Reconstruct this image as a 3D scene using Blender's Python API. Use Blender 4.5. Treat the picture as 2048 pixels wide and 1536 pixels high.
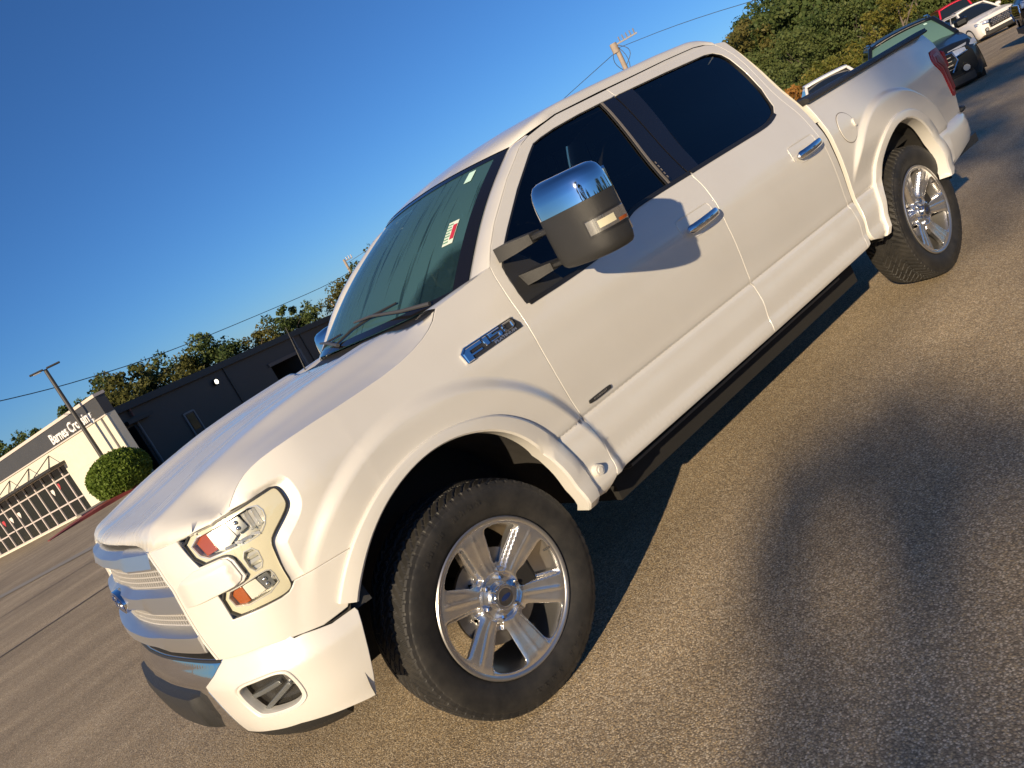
import bpy, bmesh, math, random
import numpy as np
from mathutils import Vector, Matrix, Euler
from mathutils.geometry import delaunay_2d_cdt

rng = np.random.default_rng(7)
random.seed(7)
SC = bpy.context.scene
for _o in list(bpy.data.objects):
    bpy.data.objects.remove(_o)

# ---------------------------------------------------------------- camera
CAM_POS = (-1.1380, -3.2371, 1.5023)
YAW, PITCH, ROLL, FPX = 0.6021, 0.1805, 0.4916, 1587.81
_cy, _sy, _cp, _sp = math.cos(YAW), math.sin(YAW), math.cos(PITCH), math.sin(PITCH)
_f = Vector((_sy*_cp, _cy*_cp, -_sp)); _r = Vector((_cy, -_sy, 0)); _u = _r.cross(_f)
_c, _s = math.cos(ROLL), math.sin(ROLL)
_r2 = _c*_r - _s*_u; _u2 = _s*_r + _c*_u
cam = bpy.data.cameras.new('camera'); cam_o = bpy.data.objects.new('camera', cam)
SC.collection.objects.link(cam_o)
cam.sensor_fit = 'HORIZONTAL'; cam.sensor_width = 36.0; cam.lens = 36.0*FPX/2048.0
cam.clip_start = 0.05; cam.clip_end = 3000
cam_o.matrix_world = Matrix(((_r2.x, _u2.x, -_f.x, CAM_POS[0]), (_r2.y, _u2.y, -_f.y, CAM_POS[1]),
                             (_r2.z, _u2.z, -_f.z, CAM_POS[2]), (0, 0, 0, 1)))
SC.camera = cam_o

# ---------------------------------------------------------------- light
SUN_FROM = Vector((-0.885, -0.46, 0.335)).normalized()      # towards the sun
SUN_EL = math.asin(SUN_FROM.z)
world = bpy.data.worlds.new('World'); SC.world = world; world.use_nodes = True
_n = world.node_tree.nodes; _l = world.node_tree.links
_n.clear()
_sky = _n.new('ShaderNodeTexSky'); _sky.sky_type = 'NISHITA'; _sky.sun_disc = False
_sky.sun_elevation = SUN_EL
_sky.sun_rotation = math.atan2(SUN_FROM.x, SUN_FROM.y)
_sky.air_density = 1.15; _sky.dust_density = 0.5; _sky.ozone_density = 9.5; _sky.altitude = 2000
_bg = _n.new('ShaderNodeBackground'); _bg.inputs['Strength'].default_value = 0.080
_wo = _n.new('ShaderNodeOutputWorld')
_l.new(_sky.outputs[0], _bg.inputs[0]); _l.new(_bg.outputs[0], _wo.inputs[0])
_sl = bpy.data.lights.new('sun', 'SUN'); _sl.energy = 5.0; _sl.angle = math.radians(0.55); _sl.color = (1.0, 0.80, 0.54)
sun_o = bpy.data.objects.new('sun', _sl); SC.collection.objects.link(sun_o)
sun_o.rotation_euler = (-SUN_FROM).to_track_quat('-Z', 'Y').to_euler()
sun_o.location = (-30, -15, 12)
SC.view_settings.view_transform = 'Standard'; SC.view_settings.look = 'None'
SC.view_settings.gamma = 1.0; SC.view_settings.use_curve_mapping = False
SC.view_settings.exposure = 0.40

# ---------------------------------------------------------------- helpers
COL = SC.collection
def link(o, parent=None):
    COL.objects.link(o)
    if parent is not None: o.parent = parent
    return o
def tag(o, label=None, cat=None, group=None, kind=None):
    if label: o['label'] = label
    if cat: o['category'] = cat
    if group: o['group'] = group
    if kind: o['kind'] = kind
    return o
def empty(name, loc=(0, 0, 0), rz=0.0, label=None, cat=None, group=None):
    o = bpy.data.objects.new(name, None); o.empty_display_size = .3
    o.location = loc; o.rotation_euler = (0, 0, rz)
    link(o); return tag(o, label, cat, group)
def copy_tree(o, parent=None):
    c = o.copy(); COL.objects.link(c); c.parent = parent
    for ch in list(o.children): copy_tree(ch, c)
    return c
def from_data(name, V, F, mats, parent=None, smooth=True, normals=None, midx=None):
    me = bpy.data.meshes.new(name)
    me.from_pydata([tuple(map(float, v)) for v in V], [], [tuple(map(int, f)) for f in F])
    for m in (mats if isinstance(mats, (list, tuple)) else [mats]): me.materials.append(m)
    if midx is not None: me.polygons.foreach_set('material_index', np.asarray(midx, np.int32))
    me.polygons.foreach_set('use_smooth', np.full(len(me.polygons), bool(smooth)))
    if normals is not None:
        me.normals_split_custom_set_from_vertices([tuple(map(float, n)) for n in normals])
    me.update()
    return link(bpy.data.objects.new(name, me), parent)
class MB:
    """collects simple shapes and links them as one mesh object"""
    def __init__(s): s.V = []; s.F = []; s.M = []; s.cm = 0
    def add(s, V, F):
        b = len(s.V); s.V += [tuple(v) for v in V]; s.F += [tuple(i+b for i in f) for f in F]; s.M += [s.cm]*len(F); return s
    def box(s, lo, hi, bev=0.0, mtx=None):
        (x0, y0, z0), (x1, y1, z1) = lo, hi
        if bev <= 0:
            V = [(x0,y0,z0),(x1,y0,z0),(x1,y1,z0),(x0,y1,z0),(x0,y0,z1),(x1,y0,z1),(x1,y1,z1),(x0,y1,z1)]
            F = [(0,3,2,1),(4,5,6,7),(0,1,5,4),(1,2,6,5),(2,3,7,6),(3,0,4,7)]
        else:
            b = bev
            def ring(ins, z):
                X0, Y0, X1, Y1 = x0+ins, y0+ins, x1-ins, y1-ins; c = b
                return [(X0+c,Y0,z),(X1-c,Y0,z),(X1,Y0+c,z),(X1,Y1-c,z),(X1-c,Y1,z),(X0+c,Y1,z),(X0,Y1-c,z),(X0,Y0+c,z)]
            V = ring(b, z0)+ring(0, z0+b)+ring(0, z1-b)+ring(b, z1)
            F = [tuple(range(7, -1, -1)), tuple(range(24, 32))]
            for k in range(3):
                for i in range(8): F.append((k*8+i, k*8+(i+1) % 8, k*8+8+(i+1) % 8, k*8+8+i))
        if mtx is not None: V = [tuple(mtx @ Vector(v)) for v in V]
        return s.add(V, F)
    def tube(s, pts, rad, n=8, cap=True):
        pts = [Vector(p) for p in pts]; rad = rad if isinstance(rad, (list, tuple)) else [rad]*len(pts)
        V = []; F = []; prev = None
        for i, p in enumerate(pts):
            d = (pts[min(i+1, len(pts)-1)]-pts[max(i-1, 0)]).normalized()
            a = (prev - d*prev.dot(d)) if prev is not None else (Vector((0,0,1)).cross(d) if abs(d.z) < .9 else Vector((1,0,0)).cross(d))
            a.normalize(); prev = a; b = d.cross(a)
            for k in range(n):
                t = 2*math.pi*k/n; V.append(p+(a*math.cos(t)+b*math.sin(t))*rad[i])
        for i in range(len(pts)-1):
            for k in range(n): F.append((i*n+k, i*n+(k+1) % n, (i+1)*n+(k+1) % n, (i+1)*n+k))
        if cap: F.append(tuple(range(n-1, -1, -1))); F.append(tuple(range((len(pts)-1)*n, len(pts)*n)))
        return s.add([tuple(v) for v in V], F)
    def prism(s, poly, fn, d0, d1):
        """poly of (u,v); fn(u,v,d)->xyz ; extruded from depth d0 to d1"""
        n = len(poly); V = [fn(u, v, d0) for u, v in poly]+[fn(u, v, d1) for u, v in poly]
        F = [tuple(range(n)), tuple(range(2*n-1, n-1, -1))]+[(i, n+i, n+(i+1) % n, (i+1) % n) for i in range(n)]
        return s.add(V, F)
    def loft(s, rings, closed=True, caps=True):
        n = len(rings[0]); V = [v for r in rings for v in r]; F = []
        m = n if closed else n-1
        for i in range(len(rings)-1):
            for k in range(m): F.append((i*n+k, i*n+(k+1) % n, (i+1)*n+(k+1) % n, (i+1)*n+k))
        if caps and closed: F.append(tuple(range(n-1, -1, -1))); F.append(tuple(range((len(rings)-1)*n, len(rings)*n)))
        return s.add(V, F)
    def build(s, name, mats, parent=None, smooth=False, fix=True, mtx=None):
        V = s.V if mtx is None else [tuple(mtx @ Vector(v)) for v in s.V]
        me = bpy.data.meshes.new(name); me.from_pydata(V, [], s.F)
        for m in (mats if isinstance(mats, (list, tuple)) else [mats]): me.materials.append(m)
        me.polygons.foreach_set('material_index', np.asarray(s.M, np.int32))
        if fix:
            bm = bmesh.new(); bm.from_mesh(me); bmesh.ops.recalc_face_normals(bm, faces=bm.faces); bm.to_mesh(me); bm.free()
        if smooth:
            me.polygons.foreach_set('use_smooth', np.full(len(me.polygons), True))
            if smooth is not True: me.set_sharp_from_angle(angle=math.radians(smooth))
        return link(bpy.data.objects.new(name, me), parent)
def mirror_y(o, parent=None):
    """twin of a part on the other side of the vehicle"""
    me = o.data.copy(); n = len(me.vertices); co = np.empty(n*3, np.float32)
    me.vertices.foreach_get('co', co); co[1::3] *= -1; me.vertices.foreach_set('co', co)
    me.flip_normals(); me.update()
    return link(bpy.data.objects.new(o.name.split('.')[0], me), parent if parent is not None else o.parent)

# --------------------------------------------------------------- materials
def mat(name):
    m = bpy.data.materials.new(name); m.use_nodes = True
    return m, m.node_tree.nodes, m.node_tree.links, m.node_tree.nodes['Principled BSDF']
def simple(name, col, rough=.5, metal=0., spec=.5, coat=0., bump=None, var=0., vscale=8., alpha=None):
    m, n, l, b = mat(name)
    b.inputs['Base Color'].default_value = (*col, 1); b.inputs['Roughness'].default_value = rough
    b.inputs['Metallic'].default_value = metal; b.inputs['Specular IOR Level'].default_value = spec
    b.inputs['Coat Weight'].default_value = coat; b.inputs['Coat Roughness'].default_value = .04
    if var or bump:
        tc = n.new('ShaderNodeTexCoord'); nz = n.new('ShaderNodeTexNoise'); nz.inputs['Scale'].default_value = vscale; nz.inputs['Detail'].default_value = 5
        l.new(tc.outputs['Object'], nz.inputs['Vector'])
        if var:
            mx = n.new('ShaderNodeMix'); mx.data_type = 'RGBA'
            mx.inputs['A'].default_value = (*[c*(1-var) for c in col], 1); mx.inputs['B'].default_value = (*[min(1, c*(1+var)) for c in col], 1)
            l.new(nz.outputs['Fac'], mx.inputs['Factor']); l.new(mx.outputs['Result'], b.inputs['Base Color'])
            mr = n.new('ShaderNodeMapRange'); mr.inputs['To Min'].default_value = max(.02, rough-.08); mr.inputs['To Max'].default_value = min(1, rough+.08)
            l.new(nz.outputs['Fac'], mr.inputs['Value']); l.new(mr.outputs['Result'], b.inputs['Roughness'])
        if bump:
            bp = n.new('ShaderNodeBump'); bp.inputs['Strength'].default_value = bump; bp.inputs['Distance'].default_value = .01
            l.new(nz.outputs['Fac'], bp.inputs['Height']); l.new(bp.outputs['Normal'], b.inputs['Normal'])
    return m
def N(n, typ, **kw):
    x = n.new(typ)
    for k, v in kw.items():
        if k in x.inputs: x.inputs[k].default_value = v
        else: setattr(x, k, v)
    return x

M = {}
def make_paint(dew):
    m, n, l, b = mat('pearl_white_paint'+('_dewy' if dew else ''))
    b.inputs['Base Color'].default_value = (.70, .682, .632, 1)
    b.inputs['Roughness'].default_value = .42; b.inputs['Metallic'].default_value = .10
    b.inputs['Coat Weight'].default_value = .9; b.inputs['Coat Roughness'].default_value = .03; b.inputs['Coat IOR'].default_value = 1.5
    tc = n.new('ShaderNodeTexCoord')
    fl = N(n, 'ShaderNodeTexNoise', Scale=900., Detail=1.); l.new(tc.outputs['Object'], fl.inputs['Vector'])
    bp = N(n, 'ShaderNodeBump', Strength=.035, Distance=.002); l.new(fl.outputs['Fac'], bp.inputs['Height']); l.new(bp.outputs['Normal'], b.inputs['Normal'])
    # faint road dust towards the sills
    sep = n.new('ShaderNodeSeparateXYZ'); l.new(tc.outputs['Object'], sep.inputs[0])
    dn = N(n, 'ShaderNodeTexNoise', Scale=3.2, Detail=6., Roughness=.65); l.new(tc.outputs['Object'], dn.inputs['Vector'])
    dr = N(n, 'ShaderNodeMapRange'); dr.inputs['From Min'].default_value = .42; dr.inputs['From Max'].default_value = .80; dr.inputs['To Max'].default_value = .16
    l.new(dn.outputs['Fac'], dr.inputs['Value'])
    mx = n.new('ShaderNodeMix'); mx.data_type = 'RGBA'; mx.inputs['A'].default_value = (.70, .682, .632, 1); mx.inputs['B'].default_value = (.53, .485, .41, 1)
    l.new(dr.outputs['Result'], mx.inputs['Factor']); l.new(mx.outputs['Result'], b.inputs['Base Color'])
    rr = N(n, 'ShaderNodeMapRange'); rr.inputs['To Min'].default_value = .01; rr.inputs['To Max'].default_value = .06
    l.new(dn.outputs['Fac'], rr.inputs['Value']); l.new(rr.outputs['Result'], b.inputs['Coat Roughness'])
    if dew:   # beads of dew with runs
        d1 = N(n, 'ShaderNodeTexVoronoi', Scale=230.); l.new(tc.outputs['Object'], d1.inputs['Vector'])
        mp = n.new('ShaderNodeMapping'); mp.inputs['Scale'].default_value = (.9, 10, 1.5); l.new(tc.outputs['Object'], mp.inputs['Vector'])
        st = N(n, 'ShaderNodeTexNoise', Scale=1.0, Detail=4.); l.new(mp.outputs['Vector'], st.inputs['Vector'])
        pt = N(n, 'ShaderNodeTexNoise', Scale=2.4, Detail=3.); l.new(tc.outputs['Object'], pt.inputs['Vector'])
        ad = n.new('ShaderNodeMath'); ad.operation = 'ADD'; l.new(st.outputs['Fac'], ad.inputs[0]); l.new(pt.outputs['Fac'], ad.inputs[1])
        mr = N(n, 'ShaderNodeMapRange'); mr.inputs['From Min'].default_value = .92; mr.inputs['From Max'].default_value = 1.06
        l.new(ad.outputs[0], mr.inputs['Value'])
        ab = n.new('ShaderNodeMath'); ab.operation = 'ABSOLUTE'; l.new(sep.outputs['Y'], ab.inputs[0])
        my = N(n, 'ShaderNodeMapRange'); my.inputs['From Min'].default_value = .50; my.inputs['From Max'].default_value = .64; my.inputs['To Min'].default_value = 1.; my.inputs['To Max'].default_value = 0.; l.new(ab.outputs[0], my.inputs['Value'])
        mm = n.new('ShaderNodeMath'); mm.operation = 'MULTIPLY'; l.new(mr.outputs['Result'], mm.inputs[0]); l.new(my.outputs['Result'], mm.inputs[1])
        b2 = N(n, 'ShaderNodeBump', Strength=.5, Distance=.002); l.new(d1.outputs['Distance'], b2.inputs['Height'])
        l.new(mm.outputs[0], b2.inputs['Strength']); l.new(b2.outputs['Normal'], b.inputs['Coat Normal']); 
        r2 = n.new('ShaderNodeMix'); r2.data_type = 'FLOAT'; r2.inputs['A'].default_value = .04; r2.inputs['B'].default_value = .30
        l.new(mm.outputs[0], r2.inputs['Factor']); l.new(r2.outputs['Result'], b.inputs['Coat Roughness'])
        cw = n.new('ShaderNodeMix'); cw.data_type = 'FLOAT'; cw.inputs['A'].default_value = .9; cw.inputs['B'].default_value = 1.0
        l.new(mm.outputs[0], cw.inputs['Factor']); l.new(cw.outputs['Result'], b.inputs['Coat Weight'])
    return m
M['paint'] = make_paint(False); M['paint_dew'] = make_paint(True)
M['black'] = simple('black_plastic', (.022, .022, .022), .5, bump=.25, vscale=700, var=.15)
M['gloss_black'] = simple('gloss_black', (.008, .008, .01), .06, coat=.5)
M['dark'] = simple('dark_underbody', (.012, .011, .010), .9, var=.3, vscale=9)
M['liner'] = simple('wheel_liner', (.022, .020, .018), .85, var=.4, vscale=14, bump=.4)
M['chrome'] = simple('chrome', (.80, .81, .83), .045, 1.0)
M['satin'] = simple('satin_chrome', (.72, .73, .74), .32, .92)
M['alloy'] = simple('polished_alloy', (.74, .73, .72), .24, .92, var=.05, vscale=30)
M['alloy_in'] = simple('alloy_barrel', (.50, .49, .48), .30, .9)
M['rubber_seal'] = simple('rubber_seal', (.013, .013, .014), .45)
M['amber'] = simple('amber_reflector', (.36, .075, .006), .18, coat=.6)
M['red_lens'] = simple('red_lens', (.33, .014, .020), .42, spec=.2)
M['dark_red'] = simple('dark_red_lens', (.19, .010, .016), .4, spec=.2)
M['mirror_silver'] = simple('lamp_reflector', (.75, .76, .77), .12, 1.0)
M['lamp_housing'] = simple('lamp_housing_satin', (.52, .50, .43), .32, .6)
M['steel'] = simple('brake_steel', (.25, .24, .23), .4, 1.0, var=.2, vscale=20)
def make_tyre():
    m, n, l, b = mat('tyre_rubber'); tc = n.new('ShaderNodeTexCoord')
    nz = N(n, 'ShaderNodeTexNoise', Scale=11., Detail=8., Roughness=.7); l.new(tc.outputs['Object'], nz.inputs['Vector'])
    cr = n.new('ShaderNodeValToRGB'); cr.color_ramp.elements[0].color = (.010, .010, .010, 1); cr.color_ramp.elements[1].color = (.036, .033, .029, 1)
    cr.color_ramp.elements[0].position = .35; cr.color_ramp.elements[1].position = .75
    l.new(nz.outputs['Fac'], cr.inputs['Fac']); l.new(cr.outputs['Color'], b.inputs['Base Color'])
    b.inputs['Roughness'].default_value = .62
    bp = N(n, 'ShaderNodeBump', Strength=.25, Distance=.003); l.new(nz.outputs['Fac'], bp.inputs['Height']); l.new(bp.outputs['Normal'], b.inputs['Normal'])
    return m
M['tyre'] = make_tyre()
def make_side_glass(tint=(.02, .03, .035), amount=.25, name='privacy_glass'):
    m, n, l, b = mat(name); n.remove(b); out = n['Material Output']
    tr = n.new('ShaderNodeBsdfTransparent'); tr.inputs[0].default_value = (*[c*1. for c in tint], 1)
    gl = n.new('ShaderNodeBsdfGlossy'); gl.inputs['Roughness'].default_value = .012; gl.inputs[0].default_value = (1, 1, 1, 1)
    fr = n.new('ShaderNodeFresnel'); fr.inputs['IOR'].default_value = 1.55
    mx = n.new('ShaderNodeMixShader'); l.new(fr.outputs[0], mx.inputs[0]); l.new(tr.outputs[0], mx.inputs[1]); l.new(gl.outputs[0], mx.inputs[2])
    l.new(mx.outputs[0], out.inputs['Surface']); return m
M['privacy'] = make_side_glass((.10, .12, .14))
M['front_glass'] = make_side_glass((.16, .20, .21), name='tinted_glass')
M['lens'] = make_side_glass((.95, .955, .945), name='clear_lens')
_m = M['lens'].node_tree; _x = [q for q in _m.nodes if q.type == 'MIX_SHADER'][0]
for _k in list(_x.inputs[0].links): _m.links.remove(_k)
_x.inputs[0].default_value = .06
def make_windshield():
    m, n, l, b = mat('dewy_windshield'); n.remove(b); out = n['Material Output']
    tr = n.new('ShaderNodeBsdfTransparent'); tr.inputs[0].default_value = (.42, .60, .58, 1)
    gl = n.new('ShaderNodeBsdfGlossy'); gl.inputs['Roughness'].default_value = .03
    fr = n.new('ShaderNodeFresnel'); fr.inputs['IOR'].default_value = 1.5
    df = n.new('ShaderNodeBsdfDiffuse'); df.inputs[0].default_value = (.048, .115, .135, 1)
    tl = n.new('ShaderNodeBsdfTranslucent'); tl.inputs[0].default_value = (.03, .07, .08, 1)
    a1 = n.new('ShaderNodeAddShader'); l.new(df.outputs[0], a1.inputs[0]); l.new(tl.outputs[0], a1.inputs[1])
    uv = n.new('ShaderNodeUVMap')
    mp = n.new('ShaderNodeMapping'); mp.inputs['Scale'].default_value = (42, .9, 1); l.new(uv.outputs[0], mp.inputs['Vector'])
    st = N(n, 'ShaderNodeTexNoise', Scale=1.0, Detail=3., Roughness=.6, Distortion=.25); l.new(mp.outputs[0], st.inputs['Vector'])
    mr = N(n, 'ShaderNodeMapRange'); mr.inputs['From Min'].default_value = .36; mr.inputs['From Max'].default_value = .43
    mr.inputs['To Min'].default_value = .30; mr.inputs['To Max'].default_value = .80
    l.new(st.outputs['Fac'], mr.inputs['Value'])
    # dried arc in the driver's lower corner
    sub = n.new('ShaderNodeVectorMath'); sub.operation = 'SUBTRACT'; sub.inputs[1].default_value = (.0, .0, 0); l.new(uv.outputs[0], sub.inputs[0])
    sc = n.new('ShaderNodeVectorMath'); sc.operation = 'MULTIPLY'; sc.inputs[1].default_value = (1.75, 1.0, 0); l.new(sub.outputs[0], sc.inputs[0])
    ln = n.new('ShaderNodeVectorMath'); ln.operation = 'LENGTH'; l.new(sc.outputs[0], ln.inputs[0])
    nz = N(n, 'ShaderNodeTexNoise', Scale=9., Detail=3.); l.new(uv.outputs[0], nz.inputs['Vector'])
    ad = n.new('ShaderNodeMath'); ad.operation = 'MULTIPLY_ADD'; ad.inputs[1].default_value = .12; l.new(nz.outputs['Fac'], ad.inputs[0]); l.new(ln.outputs['Value'], ad.inputs[2])
    m2 = N(n, 'ShaderNodeMapRange'); m2.inputs['From Min'].default_value = .36; m2.inputs['From Max'].default_value = .44; m2.inputs['To Min'].default_value = .25
    l.new(ad.outputs[0], m2.inputs['Value'])
    mu = n.new('ShaderNodeMath'); mu.operation = 'MULTIPLY'; l.new(mr.outputs['Result'], mu.inputs[0]); l.new(m2.outputs['Result'], mu.inputs[1])
    mx0 = n.new('ShaderNodeMixShader'); l.new(mu.outputs[0], mx0.inputs[0]); l.new(tr.outputs[0], mx0.inputs[1]); l.new(a1.outputs[0], mx0.inputs[2])
    mx = n.new('ShaderNodeMixShader'); l.new(fr.outputs[0], mx.inputs[0]); l.new(mx0.outputs[0], mx.inputs[1]); l.new(gl.outputs[0], mx.inputs[2])
    l.new(mx.outputs[0], out.inputs['Surface']); return m
M['windshield'] = make_windshield()
# ---------------------------------------------------------------- ground shape
def zg(x, y):
    """the lot is level round the truck and then falls away gently"""
    r = np.hypot(np.asarray(x, float)-1.5, np.asarray(y, float)+1.0)
    a = r-7.0; sp = np.where(a > 30, a, 2.0*np.log1p(np.exp(np.minimum(a, 30)/2.0)))
    b = sp-58; sp2 = np.where(b > 30, b, 4*np.log1p(np.exp(np.minimum(b, 30)/4)))
    return -0.041*(sp-sp2)

# ---------------------------------------------------------------- truck body surface
def pch(xs, ys):
    xs = np.array(xs, float); ys = np.array(ys, float); h = np.diff(xs); dl = np.diff(ys)/h; m = np.zeros(len(xs))
    for i in range(1, len(xs)-1):
        if dl[i-1]*dl[i] > 0:
            a = 2*h[i]+h[i-1]; b = h[i]+2*h[i-1]; m[i] = (a+b)/(a/dl[i-1]+b/dl[i])
    m[0] = dl[0]; m[-1] = dl[-1]
    def f(x):
        x = np.clip(x, xs[0], xs[-1]); i = np.clip(np.searchsorted(xs, x)-1, 0, len(h)-1)
        t = (x-xs[i])/h[i]; hh = h[i]
        return ys[i]*(1+2*t)*(1-t)**2+m[i]*hh*t*(1-t)**2+ys[i+1]*t*t*(3-2*t)+m[i+1]*hh*t*t*(t-1)
    return f
def sst(a, b, x):
    t = np.clip((x-a)/(b-a), 0, 1); return t*t*(3-2*t)
HW = pch([.43,.455,.475,.50,.525,.56,.62,.69,.728,.735,.742,.80,.90,1.0,1.08,1.13,1.17,1.25,1.31,1.36,1.45,1.60,1.72,1.78,1.83],
         [.925,.955,.976,.986,.984,.976,.978,.968,.961,.951,.959,.966,.978,.984,.984,.979,.969,.945,.922,.896,.853,.793,.740,.707,.67])
HWF = pch([.43,.60,.70,.80,.90,1.0,1.08,1.13,1.17,1.25,1.31,1.40],[.955,.962,.964,.969,.978,.984,.984,.979,.969,.945,.922,.89])
FB = pch([.70,.80,.95,1.05,1.12,1.2,1.3], [-.015,-.012,.0,.013,.03,.06,.11])
_pc = np.array([(6,-1),(4.4,-1.0),(-.20,-1.0),(-.36,-.992),(-.50,-.962),(-.60,-.925),(-.68,-.875),(-.74,-.815),(-.785,-.74),(-.82,-.64),(-.855,-.45),(-.885,-.22),(-.895,0)])
def _crom(P, n=24):
    out = []
    for i in range(len(P)-1):
        a = P[max(i-1,0)]; b = P[i]; c = P[i+1]; d = P[min(i+2,len(P)-1)]
        for t in np.arange(n)/n:
            out.append(.5*((2*b)+(c-a)*t+(2*a-5*b+4*c-d)*t*t+(-a+3*b-3*c+d)*t**3))
    out.append(P[-1]); return np.array(out)
_pl = np.vstack([_pc[:2], _crom(_pc[2:])])
_ss = (6-np.r_[0, np.cumsum(np.hypot(*np.diff(_pl, axis=0).T))])[::-1]
_pp = _pl[::-1]; SMIN = float(_ss[0])
def plan(s): return np.interp(s, _ss, _pp[:,0]), np.interp(s, _ss, _pp[:,1])
def plan_n(s):
    x, y = plan(s-.006); x2, y2 = plan(s+.006); tx, ty = x2-x, y2-y; n = np.hypot(tx, ty)+1e-12
    return ty/n, -tx/n
def bump(x, z, xc, zc, R0, R1, h): return h*sst(R1, R0, np.hypot(x-xc, z-zc))
def Ph(s, z, off=0.0):
    """left half of the body skin: s runs along the side and round the nose, z is height"""
    x, y = plan(s); wn = sst(-.35, -.85, s); w = sst(-.25, -.70, s)
    h_ = HW(z); wf = sst(-.28, -.42, s); h_ = h_*(1-wf)+np.where(z < 1.38, HWF(z), h_)*wf
    o = (h_-1.0)*(1-wn)+(-FB(z)-.012)*wn - .05*sst(4.1, 4.85, s)
    b = bump(s, z, .0, .46, .650, .70, .022)*(1-w)+bump(s, z, 3.62, .40, .725, .757, .030)*np.where(s > 3.62, 1., sst(.80, .98, z))
    o = o+np.where(z < 1.22, b, 0)+off
    nx, ny = plan_n(s)
    return np.stack([x+o*nx, y+o*ny, z+0*x], -1)
def P(s, z, off=0.0):
    """whole skin: beyond the middle of the nose it mirrors to the right side"""
    s = np.asarray(s, float); z = np.asarray(z, float)
    r = s < SMIN; q = Ph(np.where(r, 2*SMIN-s, s), z, off); q[..., 1] = np.where(r, -q[..., 1], q[..., 1]); return q
def Poff(off): return lambda s, z: P(s, z, off)

# ---------------------------------------------------------------- panel maker
def pip(pts, poly):
    x, y = pts[:,0], pts[:,1]; ins = np.zeros(len(pts), bool); n = len(poly)
    for i in range(n):
        x1, y1 = poly[i]; x2, y2 = poly[(i+1) % n]
        if y1 == y2: continue
        c = ((y1 > y) != (y2 > y)) & (x < (x2-x1)*(y-y1)/(y2-y1)+x1); ins ^= c
    return ins
def dense(poly, step):
    out = []
    for i in range(len(poly)):
        a = np.array(poly[i], float); b = np.array(poly[(i+1) % len(poly)], float)
        k = max(1, int(math.ceil(np.hypot(*(b-a))/step)))
        out += [a+(b-a)*t/k for t in range(k)]
    return np.array(out)
def chaikin(poly, it=2):
    p = np.array(poly, float)
    for _ in range(it):
        q = np.roll(p, -1, 0); p = np.stack([.75*p+.25*q, .25*p+.75*q], 1).reshape(-1, 2)
    return p
ZROWS = list(np.arange(.45, .72, .014))+[.722,.728,.732,.735,.738,.742,.750]+list(np.arange(.775, 2.0, .026))
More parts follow.
